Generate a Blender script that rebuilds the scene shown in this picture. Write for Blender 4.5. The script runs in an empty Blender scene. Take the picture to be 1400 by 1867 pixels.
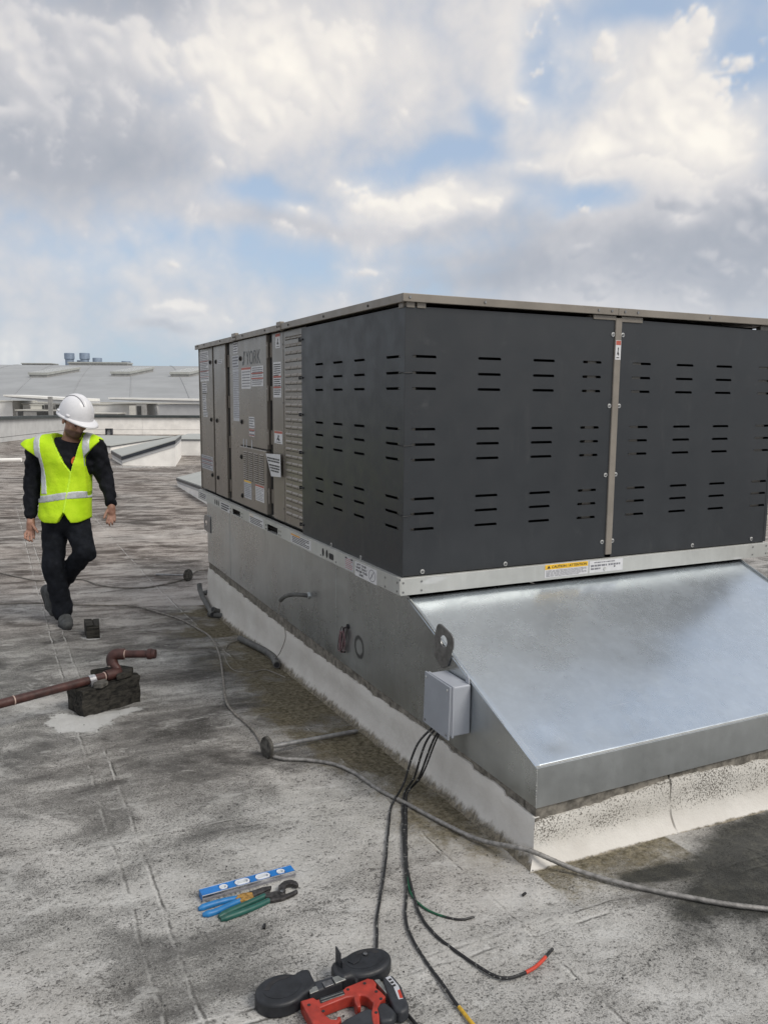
import bpy, bmesh, math, random
import numpy as np
from mathutils import Vector, Matrix, noise as mnoise

random.seed(7)
scn = bpy.context.scene
COL = scn.collection
R = math.radians

# ------------------------------------------------------------------ camera
CAM = Vector((-1.57359, -3.08904, 1.629))
FW = Vector((0.43060938, 0.89193839, -0.13791832))
RT = Vector((0.90098035, -0.43379253, 0.00764495))
UP = Vector((0.05300911, 0.12755369, 0.9904141))
cd = bpy.data.cameras.new('camera')
cam = bpy.data.objects.new('camera', cd)
COL.objects.link(cam)
m = Matrix((RT, UP, -FW)).transposed().to_4x4()
m.translation = CAM
cam.matrix_world = m
cd.sensor_fit = 'VERTICAL'
cd.sensor_height = 36.0
cd.lens = 1478.28 / 1867 * 36.0
cd.clip_start = 0.05
cd.clip_end = 6000
scn.camera = cam

# ------------------------------------------------------------------ sky and light
SUN_EL, SUN_AZ = 46.0, 150.0          # degrees; azimuth measured from +Y towards +X


class Perlin:
    def __init__(self, seed):
        r = np.random.RandomState(seed)
        self.p = np.concatenate([r.permutation(256)] * 3)
        a = r.rand(256) * 2 * np.pi
        self.gx = np.cos(a).astype(np.float32)
        self.gy = np.sin(a).astype(np.float32)

    def __call__(self, x, y):
        xi = np.floor(x).astype(np.int32)
        yi = np.floor(y).astype(np.int32)
        xf = (x - xi).astype(np.float32)
        yf = (y - yi).astype(np.float32)
        xi &= 255
        yi &= 255
        u = xf * xf * xf * (xf * (xf * 6 - 15) + 10)
        v = yf * yf * yf * (yf * (yf * 6 - 15) + 10)
        p = self.p

        def g(ix, iy, dx, dy):
            h = p[p[ix] + iy]
            return self.gx[h] * dx + self.gy[h] * dy
        a = g(xi, yi, xf, yf)
        b = g(xi + 1, yi, xf - 1, yf)
        c = g(xi, yi + 1, xf, yf - 1)
        d = g(xi + 1, yi + 1, xf - 1, yf - 1)
        return ((a + (b - a) * u) * (1 - v) + (c + (d - c) * u) * v) * 1.4

    def fbm(self, x, y, octaves=5, gain=0.5):
        s = 0
        amp = 1.0
        for i in range(octaves):
            s = s + amp * self(x + 17.3 * i, y - 9.1 * i)
            x = x * 2.03
            y = y * 2.03
            amp *= gain
        return s


def sstep(a, b, x):
    t = np.clip((x - a) / (b - a), 0, 1)
    return t * t * (3 - 2 * t)


# cloud masses: heading, elevation, half sizes (degrees), cover, brightness, heap
BLOBS = [(5.0, 19.5, 10.5, 5.5, .60, -.07, .75), (14.0, 19.0, 4.0, 5.5, .3, .22, .95), (19.5, 21.8, 4.6, 3.2, .3, .30, .95), (3.5, 14.4, 9.5, 2.4, .55, -.23, .35),
         (12.0, 24.8, 8.5, 1.6, .5, -.30, .3), (27.0, 20.0, 7.0, 5.0, .25, .07, .22), (36.8, 21.0, 2.2, 3.0, -1.2, 0, -.6), (31.8, 17.4, 1.7, 1.2, -1.1, 0, 0),
         (29.6, 15.5, 3.0, .7, -1.2, 0, 0), (38.8, 12.5, 3.4, .9, -1.3, 0, 0), (17.6, 13.4, 2.4, .9, -1.0, 0, 0), (42.6, 23.6, 4.4, 1.1, -1.1, 0, 0),
         (48.0, 20.6, 1.8, 1.8, -1.4, 0, -.3), (9.5, 9.6, 6.0, 2.0, -.62, 0, 0), (20.8, 8.6, 6.5, 1.8, -.55, 0, 0), (28.6, 13.3, 3.6, 1.0, .5, .28, .95), (31.5, 12.6, 3.0, .7, .4, .20, .8), (25.6, 14.6, 1.5, .8, .2, .20, .6),
         (21.9, 11.4, 11.0, .7, .5, -.06, .2), (20.0, 12.6, 2.0, .5, .3, .20, .6), (43.5, 18.6, 5.5, 4.2, .5, .26, .85), (46.5, 15.8, 3.5, 2.0, .3, .22, .7), (45.5, 9.4, 9.0, 2.4, .9, -.42, .30), (50.2, 12.4, 2.6, 1.8, .6, -.22, .85), (44.8, 12.6, 2.4, 1.0, .4, -.10, .9),
         (38.3, 15.0, 1.6, 1.3, .4, .30, .95), (34.6, 14.6, 1.5, .6, .2, .2, .7), (35.2, 19.0, .9, .6, .3, .2, .7), (45.2, 11.6, .8, .5, .1, .30, .5), (11.6, 5.35, 2.0, .42, .5, .18, .85), (10.8, 4.5, 2.2, .26, .6, -.16, .5), (24.0, 8.7, 1.6, .35, .3, .12, .6),
         (2.0, 6.5, 3.9, 2.4, .15, 0, 0), (36.0, 7.4, 10.0, 1.2, .55, -.16, .15), (30.0, 9.2, 5.0, .6, .3, -.04, .2), (-25, 22, 16, 8, .5, .05, .8), (75, 18, 14, 6, .5, .1, .8), (110, 25, 20, 8, .4, .15, .8), (160, 20, 25, 9, .4, .15, .8), (-90, 24, 22, 9, .4, 0, .7), (-140, 18, 18, 7, .4, .1, .7)]


def make_cloud_layers(W, H):
    H0 = H // 2 - 60                       # rows below the horizon stay plain
    u = (np.arange(W, dtype=np.float32) + .5) / W
    theta = (0.5 - u) * 2 * np.pi          # atan2(y, x)
    az = np.degrees(np.pi / 2 - theta)     # heading from +Y to +X
    az = (az + 180) % 360 - 180
    el = ((np.arange(H0, H, dtype=np.float32) + .5) / H - .5) * 180
    AZ, EL = np.meshgrid(az.astype(np.float32), el.astype(np.float32))
    # conformal map of the hemisphere, slightly stretched towards the horizon so clouds lie flatter there
    er = np.radians(np.maximum(EL, 0))
    rad = np.tan(np.pi / 4 - (er * 1.5 - .30 * er * er) / 2.6)
    px = rad * np.sin(np.radians(AZ)) * 6
    py = rad * np.cos(np.radians(AZ)) * 6
    P1, P2, P3, P4 = Perlin(3), Perlin(11), Perlin(29), Perlin(57)
    wx = P2.fbm(px * .9, py * .9, 4, .5)
    wy = P3.fbm(px * .9, py * .9, 4, .5)
    qx, qy = px + wx * .05, py + wy * .05
    base = P4.fbm(qx * .75, qy * .75, 5, .5)                    # broad soft layer
    F = P1.fbm(qx * 1.7, qy * 1.7, 6, .5)
    puff = 0
    amp, fr = 1.0, 3.4
    for k in range(6):                                          # rounded billows
        puff = puff + amp * 2.4 * np.abs(P2(qx * fr + 7 * k, qy * fr - 3 * k))
        amp *= .56
        fr *= 2.05
    shade = np.zeros_like(base)
    den = np.zeros_like(base)
    crisp = np.zeros_like(base)
    for (a, e, sa, se, w, s, c) in BLOBS:
        aw = AZ + wx * 1.6 + F * 1.1
        ew = EL + wy * 1.0 + F * .6
        g = np.exp(-(((aw - a) / sa) ** 2 + ((ew - e) / se) ** 2) * .8)
        den += w * g
        shade += s * g
        crisp = np.maximum(crisp, c * g)
    crisp = np.clip(crisp, 0, 1)
    soft = .62 + .40 * base + .20 * F + den * .62 + .10 * (puff - 1)
    a_soft = sstep(.0, .95, soft)
    # cumulus: crisper edge where heaps stand
    cum = crisp * 1.15 - .46 + .34 * (puff - 1.25) + .34 * F + .15 * base
    a_cum = sstep(.0, .30, cum)
    # light on the heaps from upper right
    hgt = np.clip(cum, 0, 1.2)
    k = np.array([1, 4, 6, 4, 1], np.float32) / 16
    for r in range(2):
        for ax in (0, 1):
            hgt = sum(k[i] * np.roll(hgt, (i - 2) * (1 + r), ax) for i in range(5))
    gy, gx = np.gradient(hgt)
    lit = np.tanh((gx * -.6 - gy * .8) * 45 * (W / 5120))
    b_soft = .565 + shade * .88 + .14 * base + .09 * F + .035 * (puff - 1.25)
    b_cum = .595 + shade * .75 + .095 * lit + .06 * (puff - 1.25) + .07 * F
    b = b_soft + (b_cum - b_soft) * a_cum
    b = np.clip(b, .08, 1)[..., None]
    stops = [(0.0, (.26, .31, .38)), (.35, (.46, .48, .53)), (.58, (.66, .655, .675)), (.75, (.82, .79, .765)), (1.0, (1.0, .95, .87))]
    rgb = np.stack([np.interp(b[..., 0], [s[0] for s in stops], [s[1][i] for s in stops]) for i in range(3)], -1).astype(np.float32)
    alpha = np.maximum(a_soft, a_cum)
    hz = np.exp(-np.maximum(EL, 0) / 4.5)[..., None]
    haze = np.array([.43, .565, .665], np.float32)
    veil = np.array([.53, .655, .84], np.float32)
    keep = alpha[..., None] * (1 - .60 * hz)
    lowc = veil * (1 - hz) + haze * hz
    va = .62 + .36 * hz
    A = keep + (1 - keep) * va
    rgb = (rgb * keep + lowc * (1 - keep) * va) / A
    return H0, rgb, A[..., 0], haze


def make_cloud_image():
    W, H = 4096, 2048
    H0, rgb, A, haze = make_cloud_layers(W, H)
    full = np.ones((H, W, 4), np.float32)
    full[:H0, :, :3] = np.array([.68, .74, .78])
    full[H0:, :, :3] = np.where(rgb <= .0031308, rgb * 12.92, 1.055 * np.power(np.maximum(rgb, 1e-5), 1 / 2.4) - .055)
    im = bpy.data.images.new('cloud_colour', W, H)
    im.pixels.foreach_set(np.clip(full, 0, 1).ravel())
    im.update()
    full = full[::2, ::2].copy()
    full[:, :, :3] = 1
    full[H0 // 2:, :, :3] = A[::2, ::2, None]
    im2 = bpy.data.images.new('cloud_cover', W // 2, H // 2)
    im2.colorspace_settings.name = 'Non-Color'
    im2.pixels.foreach_set(np.clip(full, 0, 1).ravel())
    im2.update()
    return im, im2


world = bpy.data.worlds.new('World')
scn.world = world
world.use_nodes = True
wn, wl = world.node_tree.nodes, world.node_tree.links
wn.clear()
wout = wn.new('ShaderNodeOutputWorld')
bg = wn.new('ShaderNodeBackground')
bg.inputs['Strength'].default_value = 0.1
sky = wn.new('ShaderNodeTexSky')
sky.sky_type = 'NISHITA'
sky.sun_disc = False
sky.sun_elevation = R(SUN_EL)
sky.sun_rotation = R(SUN_AZ)
env = wn.new('ShaderNodeTexEnvironment')
env.image, cover_image = make_cloud_image()
env2 = wn.new('ShaderNodeTexEnvironment')
env2.image = cover_image
env.interpolation = 'Cubic'
mulc = wn.new('ShaderNodeMix')
mulc.data_type = 'RGBA'
mulc.blend_type = 'MULTIPLY'
mulc.inputs['Factor'].default_value = 1
mulc.inputs[7].default_value = (10, 10, 10, 1)      # cloud radiance over the 0.1 background strength
mixc = wn.new('ShaderNodeMix')
mixc.data_type = 'RGBA'
wl.new(env.outputs['Color'], mulc.inputs[6])
wl.new(env2.outputs['Color'], mixc.inputs['Factor'])
wl.new(sky.outputs['Color'], mixc.inputs[6])
wl.new(mulc.outputs[2], mixc.inputs[7])
wl.new(mixc.outputs[2], bg.inputs['Color'])
wl.new(bg.outputs['Background'], wout.inputs['Surface'])

sl = bpy.data.lights.new('sun', 'SUN')
sl.energy = 2.3
sl.angle = R(30)
sl.color = (1.0, .945, .86)
sun = bpy.data.objects.new('sun', sl)
COL.objects.link(sun)
sd = Vector((math.sin(R(SUN_AZ)) * math.cos(R(SUN_EL)), math.cos(R(SUN_AZ)) * math.cos(R(SUN_EL)), math.sin(R(SUN_EL))))
sun.rotation_euler = sd.to_track_quat('Z', 'Y').to_euler()
sun.location = (0, 0, 30)

scn.view_settings.view_transform = 'Standard'
scn.view_settings.look = 'None'
scn.view_settings.exposure = 0.0
scn.view_settings.gamma = 1.0
scn.view_settings.use_curve_mapping = False
scn.cycles.use_denoising = True
scn.cycles.max_bounces = 8

# ------------------------------------------------------------------ materials


class NT:
    """small node-building helper"""
    def __init__(self, name):
        self.m = bpy.data.materials.new(name)
        self.m.use_nodes = True
        self.n = self.m.node_tree.nodes
        self.l = self.m.node_tree.links
        self.b = self.n['Principled BSDF']

    def node(self, t, **kw):
        x = self.n.new(t)
        for k, v in kw.items():
            setattr(x, k, v)
        return x

    def coord(self, scale=(1, 1, 1), rot=(0, 0, 0), loc=(0, 0, 0)):
        t = self.node('ShaderNodeTexCoord')
        mp = self.node('ShaderNodeMapping')
        mp.inputs['Scale'].default_value = scale
        mp.inputs['Rotation'].default_value = rot
        mp.inputs['Location'].default_value = loc
        self.l.new(t.outputs['Object'], mp.inputs['Vector'])
        return mp.outputs['Vector']

    def noise(self, vec, scale, detail=4, rough=.55, dist=0):
        x = self.node('ShaderNodeTexNoise')
        x.inputs['Scale'].default_value = scale
        x.inputs['Detail'].default_value = detail
        x.inputs['Roughness'].default_value = rough
        x.inputs['Distortion'].default_value = dist
        self.l.new(vec, x.inputs['Vector'])
        return x.outputs['Fac']

    def math(self, op, a, b=None, c=None, clamp=False):
        x = self.node('ShaderNodeMath', operation=op)
        x.use_clamp = clamp
        for i, v in enumerate((a, b, c)):
            if v is None:
                continue
            if isinstance(v, (int, float)):
                x.inputs[i].default_value = v
            else:
                self.l.new(v, x.inputs[i])
        return x.outputs[0]

    def remap(self, v, a, b, c=0, d=1, smooth=True):
        x = self.node('ShaderNodeMapRange')
        x.interpolation_type = 'SMOOTHSTEP' if smooth else 'LINEAR'
        x.inputs['From Min'].default_value = a
        x.inputs['From Max'].default_value = b
        x.inputs['To Min'].default_value = c
        x.inputs['To Max'].default_value = d
        self.l.new(v, x.inputs['Value'])
        return x.outputs['Result']

    def mix(self, f, a, b, mode='MIX'):
        x = self.node('ShaderNodeMix', data_type='RGBA', blend_type=mode)
        for sock, v in ((x.inputs['Factor'], f), (x.inputs[6], a), (x.inputs[7], b)):
            if isinstance(v, (int, float)):
                sock.default_value = v
            elif isinstance(v, tuple):
                sock.default_value = (*v, 1) if len(v) == 3 else v
            else:
                self.l.new(v, sock)
        return x.outputs[2]

    def bump(self, h, strength=.3, dist=.01):
        x = self.node('ShaderNodeBump')
        x.inputs['Strength'].default_value = strength
        x.inputs['Distance'].default_value = dist
        self.l.new(h, x.inputs['Height'])
        self.l.new(x.outputs['Normal'], self.b.inputs['Normal'])

    def set(self, **kw):
        for k, v in kw.items():
            s = self.b.inputs[k]
            if isinstance(v, tuple):
                s.default_value = (*v, 1) if len(v) == 3 else v
            elif isinstance(v, (int, float)):
                s.default_value = v
            else:
                self.l.new(v, s)
        return self


def mat(name, color, rough=.6, metal=0.0, spec=.5, var=.25, scale=8.0, bump=.0, bscale=60, coat=0, bdist=.002):
    t = NT(name)
    v = t.coord()
    n = t.noise(v, scale, 5, .6)
    c2 = tuple(c * (1 - var) for c in color)
    c1 = tuple(min(1, c * (1 + var * .6)) for c in color)
    t.set(**{'Base Color': t.mix(t.remap(n, .3, .7), c2, c1), 'Metallic': metal, 'Specular IOR Level': spec,
             'Roughness': t.remap(t.noise(v, scale * 2.3, 4), .25, .75, max(.02, rough - .1), min(1, rough + .1), False)})
    if coat:
        t.set(**{'Coat Weight': coat, 'Coat Roughness': .15})
    if bump:
        t.bump(t.noise(v, bscale, 4, .6), bump, bdist)
    return t.m


M = {}


def galv(name, base, r0, r1, smudge=.34, ring=False, wob=.35, metal=1.0, vary=.86):
    t = NT(name)
    v = t.coord()
    sp = t.node('ShaderNodeTexVoronoi')
    sp.inputs['Scale'].default_value = 38
    t.l.new(v, sp.inputs['Vector'])
    spang = t.remap(sp.outputs['Color'], 0, 1, .97, 1.02, False)
    big = t.remap(t.noise(v, 2.2, 5, .6), .3, .72)
    st = t.remap(t.noise(t.coord((26, 26, 1.2)), 1.0, 5, .6), .46, .76)
    scr = t.remap(t.noise(t.coord((2, 70, 8), (0, 0, .5)), 1.3, 2, .5), .70, .75)
    smd = t.remap(t.noise(t.coord(loc=(3, 1, 7)), 4.2, 5, .56, .8), .52, .78)
    c = t.mix(big, tuple(x * vary for x in base), base)
    c = t.mix(t.math('MULTIPLY', st, .22), c, tuple(min(1, x * 1.22) for x in base))
    c = t.mix(t.math('MULTIPLY', smd, smudge), c, tuple(x * .55 for x in base))
    c = t.mix(t.math('MULTIPLY', scr, .3), c, (.85, .86, .88))
    c = t.mix(1.0, c, spang, 'MULTIPLY')
    rough = t.remap(big, 0, 1, r0, r1, False)
    rough = t.math('ADD', rough, t.math('MULTIPLY', smd, .35 * smudge))
    rough = t.math('ADD', rough, t.math('MULTIPLY', t.remap(t.noise(v, 22, 3, .5), .3, .7, -1, 1), .02))
    if ring:       # the dark ring scuffed round an old knockout in the side panel
        tc = t.node('ShaderNodeTexCoord')
        sx = t.node('ShaderNodeSeparateXYZ')
        t.l.new(tc.outputs['Object'], sx.inputs[0])
        dy = t.math('SUBTRACT', sx.outputs['Y'], 0.54)
        dz = t.math('SUBTRACT', sx.outputs['Z'], 0.384)
        rr = t.math('SQRT', t.math('ADD', t.math('MULTIPLY', dy, dy), t.math('MULTIPLY', dz, dz)))
        rr = t.math('ADD', rr, t.math('MULTIPLY', t.math('SUBTRACT', t.noise(v, 40, 3), .5), .012))
        rg = t.math('SUBTRACT', 1, t.remap(t.math('ABSOLUTE', t.math('SUBTRACT', rr, .05)), .004, .016))
        c = t.mix(t.math('MULTIPLY', rg, .8), c, (.05, .05, .055))
    t.set(**{'Base Color': c, 'Metallic': metal, 'Roughness': rough})
    h = t.math('ADD', t.math('ADD', t.noise(v, 3.0, 2, .5), t.math('MULTIPLY', t.noise(t.coord((1.6, 2.4, .5)), 1.6, 2, .5), 1.0)), t.math('MULTIPLY', t.noise(v, 60, 3), .0006))
    t.bump(h, wob, .02)
    return t.m


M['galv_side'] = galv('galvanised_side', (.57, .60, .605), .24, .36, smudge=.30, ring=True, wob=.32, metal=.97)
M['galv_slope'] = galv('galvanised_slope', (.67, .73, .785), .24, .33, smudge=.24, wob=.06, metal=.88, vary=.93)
M['galv_lip'] = galv('galvanised_lip', (.58, .605, .61), .30, .42, smudge=.2, wob=.18, metal=.82)
M['galv_rail'] = galv('galvanised_rail', (.56, .565, .54), .48, .60, smudge=.2, wob=.12, metal=.55)
M['taupe'] = None


def paint_taupe():
    t = NT('taupe_paint')
    v = t.coord()
    big = t.remap(t.noise(v, 1.6, 4), .3, .7)
    dirt = t.remap(t.noise(t.coord((9, 9, 1.0)), 1.5, 5, .65), .52, .8)
    c = t.mix(big, (.165, .145, .122), (.200, .178, .152))
    c = t.mix(t.math('MULTIPLY', dirt, .35), c, (.11, .095, .08))
    t.set(**{'Base Color': c, 'Roughness': t.remap(t.noise(v, 7, 4), .3, .7, .24, .36, False), 'Specular IOR Level': .7, 'Metallic': .15})
    t.bump(t.math('ADD', t.noise(v, 2.6, 2), t.math('MULTIPLY', t.noise(v, 160, 2), .01)), .16, .02)
    return t.m


M['taupe'] = paint_taupe()
M['taupe_flat'] = mat('taupe_trim', (.225, .20, .17), .42, 0, .5, .15, 6)


def paint_guard():
    t = NT('charcoal_guard')
    v = t.coord()
    big = t.remap(t.noise(v, 1.3, 5, .6), .3, .72)
    scuff = t.remap(t.noise(t.coord(loc=(4, 4, 4)), 4.5, 6, .7, .5), .62, .8)
    dust = t.remap(t.noise(t.coord((5, 5, 1.2)), 2.0, 6, .7), .55, .85)
    c = t.mix(big, (.018, .021, .025), (.026, .029, .033))
    c = t.mix(t.math('MULTIPLY', scuff, .22), c, (.15, .15, .15))
    c = t.mix(t.math('MULTIPLY', dust, .15), c, (.16, .155, .145))
    t.set(**{'Base Color': c, 'Roughness': t.remap(t.noise(v, 9, 5), .3, .7, .36, .50, False), 'Specular IOR Level': .55})
    t.bump(t.math('ADD', t.noise(v, 2.4, 2), t.math('MULTIPLY', t.noise(v, 220, 2), .003)), .16, .02)
    return t.m


M['guard'] = paint_guard()
M['coil'] = mat('coil_dark', (.012, .012, .013), .6, 0, .3, .4, 60)
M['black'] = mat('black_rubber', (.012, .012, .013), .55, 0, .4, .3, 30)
M['screw'] = mat('zinc_washer', (.72, .72, .70), .38, .6, .5, .2, 60)
M['steel'] = mat('dull_steel', (.30, .30, .30), .42, 1, .5, .3, 40)
M['label'] = mat('label_white', (.62, .62, .63), .5, 0, .4, .08, 25)
M['label2'] = mat('label_silver', (.46, .47, .50), .45, 0, .4, .12, 25)
M['label_red'] = mat('label_red', (.42, .10, .07), .5, 0, .4, .15, 25)
M['label_orange'] = mat('label_orange', (.62, .30, .06), .5, 0, .4, .1, 25)
M['label_yellow'] = mat('label_yellow', (.78, .47, .03), .5, 0, .4, .1, 25)
M['ink'] = mat('ink_black', (.03, .03, .032), .6, 0, .3, .2, 60)
M['ink_grey'] = mat('ink_grey', (.20, .20, .22), .6, 0, .3, .2, 60)
M['ink_red'] = mat('ink_red', (.38, .13, .11), .6, 0, .3, .2, 60)
M['logo'] = mat('logo_grey', (.075, .08, .085), .5, 0, .4, .15, 60)
M['nailer'] = mat('curb_nailer', (.20, .185, .16), .9, 0, .2, .5, 30, .6, 90)
M['conduit'] = mat('grey_conduit', (.105, .105, .10), .6, 0, .35, .3, 25, .15, 120)
M['rod'] = mat('aluminium_rod', (.30, .30, .30), .5, .5, .4, .3, 30, .1, 90)
M['cable'] = mat('weathered_cable', (.30, .29, .275), .6, .45, .4, .4, 40, .3, 250, 0, .001)
M['cable_dark'] = mat('dark_weathered_cable', (.25, .23, .205), .65, .3, .4, .4, 40, .3, 250, 0, .001)
M['thin_wire'] = mat('thin_grey_wire', (.26, .24, .21), .6, 0, .3, .3, 60)
M['pink_wire'] = mat('dusty_pink_wire', (.24, .15, .16), .6, 0, .3, .3, 60)
M['dark_wire'] = mat('dark_wire', (.045, .03, .035), .5, 0, .4, .3, 60)
M['box'] = mat('grey_pvc', (.36, .38, .42), .42, 0, .5, .06, 6, .03, 150)
M['boxlid'] = mat('grey_pvc_lid', (.30, .32, .355), .46, 0, .5, .08, 6, .03, 150)
M['pipe'] = mat('rusty_red_pipe', (.060, .024, .020), .55, 0, .45, .45, 22, .2, 110)
M['tape'] = mat('thread_tape', (.48, .36, .31), .6, 0, .3, .2, 60)
M['clamp'] = mat('zinc_clamp', (.50, .50, .52), .4, .7, .5, .2, 50)
M['brim'] = mat('hat_plastic', (.74, .74, .76), .32, 0, .5, .05, 10)
M['skin'] = mat('skin', (.30, .155, .105), .5, 0, .4, .2, 25, .08, 90)
def skin_beard():
    t = NT('skin_with_stubble')
    v = t.coord()
    a = t.node('ShaderNodeVertexColor')
    a.layer_name = 'stubble'
    c = t.mix(t.remap(t.noise(v, 25, 4), .3, .7), (.32, .165, .115), (.42, .235, .17))
    c = t.mix(t.math('MULTIPLY', a.outputs['Color'], .75), c, (.06, .036, .028))
    t.set(**{'Base Color': c, 'Roughness': .5, 'Specular IOR Level': .4})
    return t.m


M['skin_beard'] = skin_beard()
M['hair'] = mat('hair', (.018, .014, .012), .6, 0, .3, .3, 120, .4, 300)
M['denim'] = mat('dark_trousers', (.011, .013, .018), .85, 0, .2, .35, 18, .35, 12, 0, .02)
M['shirt'] = mat('black_shirt', (.009, .010, .014), .85, 0, .2, .3, 18, .3, 16, 0, .015)
M['shoe'] = mat('grey_shoe', (.075, .078, .078), .7, 0, .3, .35, 25, .2, 120)
M['sole'] = mat('shoe_sole', (.035, .035, .036), .75, 0, .3, .3, 30)
M['stripe'] = mat('reflective_tape', (.55, .57, .58), .42, .25, .5, .18, 30, .25, 22, 0, .01)
M['stripe_edge'] = mat('vest_binding', (.62, .95, .06), .7, 0, .2, .1, 40)
M['orange'] = mat('orange_print', (.55, .12, .03), .7, 0, .2, .1, 40)


def vest_mat():
    t = NT('hi_vis_mesh')
    v = t.coord()
    n = t.remap(t.noise(v, 9, 5, .6), .3, .7)
    fine = t.remap(t.noise(v, 260, 2), .35, .65)
    c = t.mix(n, (.50, .78, .015), (.62, .88, .03))
    c = t.mix(t.math('MULTIPLY', fine, .25), c, (.34, .58, .01))
    t.set(**{'Base Color': c, 'Roughness': .75, 'Specular IOR Level': .2})
    t.bump(t.math('ADD', t.noise(v, 11, 3), t.math('MULTIPLY', t.noise(v, 200, 2), .03)), .5, .02)
    return t.m


M['vest'] = vest_mat()
M['saw_black'] = mat('saw_black_rubber', (.016, .018, .022), .5, 0, .5, .35, 30, .12, 140)
M['saw_panel'] = mat('saw_black_panel', (.028, .031, .037), .55, 0, .5, .35, 25, .12, 140)
M['saw_red'] = mat('saw_red_plastic', (.36, .038, .024), .42, 0, .5, .3, 22, .1, 140)
M['saw_alu'] = mat('saw_aluminium', (.36, .37, .35), .45, .8, .5, .3, 50)
M['level_blue'] = mat('level_blue', (.012, .16, .48), .38, 0, .5, .15, 30)
M['chrome'] = mat('level_chrome', (.72, .73, .75), .2, 1, .5, .15, 30)
M['vial'] = mat('vial_clear', (.62, .66, .64), .15, 0, .6, .1, 60)
M['vial_frame'] = mat('vial_frame', (.66, .69, .74), .4, 0, .5, .1, 60)
M['plier_blue'] = mat('plier_blue_grip', (.014, .16, .40), .45, 0, .5, .2, 40)
M['plier_green'] = mat('plier_green_grip', (.012, .085, .068), .45, 0, .5, .2, 40)
M['tool_steel'] = mat('worn_tool_steel', (.085, .08, .078), .45, .7, .5, .5, 60, .2, 200)
M['rust'] = mat('rusty_yellow', (.38, .22, .06), .6, .3, .4, .5, 90)
M['wire_black'] = None


def wire_mat(name, base, fleck):
    t = NT(name)
    n = t.remap(t.noise(t.coord((85, 85, 85)), 1.0, 2, .6), .60, .66)
    t.set(**{'Base Color': t.mix(t.math('MULTIPLY', n, .6), base, fleck), 'Roughness': .45})
    return t.m


M['wire_black'] = wire_mat('black_wire_printed', (.010, .010, .011), (.34, .34, .32))
M['wire_green'] = mat('green_wire', (.008, .085, .04), .45, 0, .5, .2, 60)
M['tape_red'] = mat('red_tape', (.52, .05, .025), .5, 0, .5, .25, 60)
M['tape_yellow'] = mat('yellow_tape', (.62, .38, .03), .5, 0, .5, .25, 60)
M['copper'] = mat('copper', (.55, .25, .12), .35, 1, .5, .2, 80)


def wood_mat():
    t = NT('charred_wood')
    v = t.coord((5, 60, 60), (0, 0, .15))
    n = t.noise(v, 1.0, 6, .65)
    g = t.remap(t.noise(t.coord(), 14, 5), .35, .75)
    c = t.mix(t.remap(n, .3, .72), (.007, .007, .007), (.055, .051, .044))
    c = t.mix(t.math('MULTIPLY', g, .22), c, (.11, .105, .09))
    t.set(**{'Base Color': c, 'Roughness': .9, 'Specular IOR Level': .2})
    t.bump(n, .8, .008)
    return t.m


M['wood'] = wood_mat()
M['wood_grey'] = mat('grey_weathered_wood', (.10, .095, .085), .9, 0, .2, .6, 30, .6, 60)
M['mastic'] = mat('white_mastic', (.50, .50, .48), .8, 0, .3, .35, 16, .6, 40, 0, .006)


def flash_mat():
    t = NT('white_flashing')
    v = t.coord()
    tc = t.node('ShaderNodeVertexColor')
    tc.layer_name = 'mask'
    sp = t.node('ShaderNodeSeparateColor')
    t.l.new(tc.outputs['Color'], sp.inputs[0])
    big = t.remap(t.noise(v, 3.2, 6, .65), .3, .72)
    fine = t.noise(v, 150, 4, .65)
    c = t.mix(big, (.56, .535, .495), (.66, .64, .60))
    pink = t.remap(t.noise(t.coord(loc=(7, 2, 1)), 2.0, 4), .5, .75)
    c = t.mix(t.math('MULTIPLY', pink, .25), c, (.52, .45, .41))
    # granules show through where the coating is thin
    gr = t.math('ADD', t.math('SUBTRACT', fine, .66), t.math('MULTIPLY', sp.outputs[1], .20))
    gr = t.math('ADD', gr, t.math('MULTIPLY', t.math('SUBTRACT', t.noise(v, 5, 5), .5), .36))
    grm = t.remap(gr, .05, .17)
    c = t.mix(t.math('MULTIPLY', grm, sp.outputs[1]), c, (.085, .075, .062))
    c = t.mix(t.math('MULTIPLY', sp.outputs[1], .45), c, t.mix(big, (.58, .555, .50), (.66, .64, .59)))
    c = t.mix(t.math('MULTIPLY', t.math('MULTIPLY', grm, sp.outputs[1]), .8), c, (.09, .08, .066))
    # moss and grit creeping up from the roof
    ms = t.math('ADD', sp.outputs[0], t.math('MULTIPLY', t.math('SUBTRACT', t.noise(t.coord((1, 1, .5)), 26, 6, .75), .5), 1.1))
    ms = t.math('MULTIPLY', t.remap(ms, .42, .80), .9)
    mc = t.mix(t.remap(t.noise(v, 55, 5, .7), .35, .65), (.060, .050, .030), (.24, .205, .145))
    c = t.mix(ms, c, mc)
    t.set(**{'Base Color': c, 'Roughness': .85, 'Specular IOR Level': .25})
    h = t.math('ADD', t.noise(v, 14, 4), t.math('MULTIPLY', fine, t.math('ADD', .12, t.math('MULTIPLY', sp.outputs[1], .5))))
    t.bump(h, .5, .012)
    return t.m


M['flashing'] = flash_mat()


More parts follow.
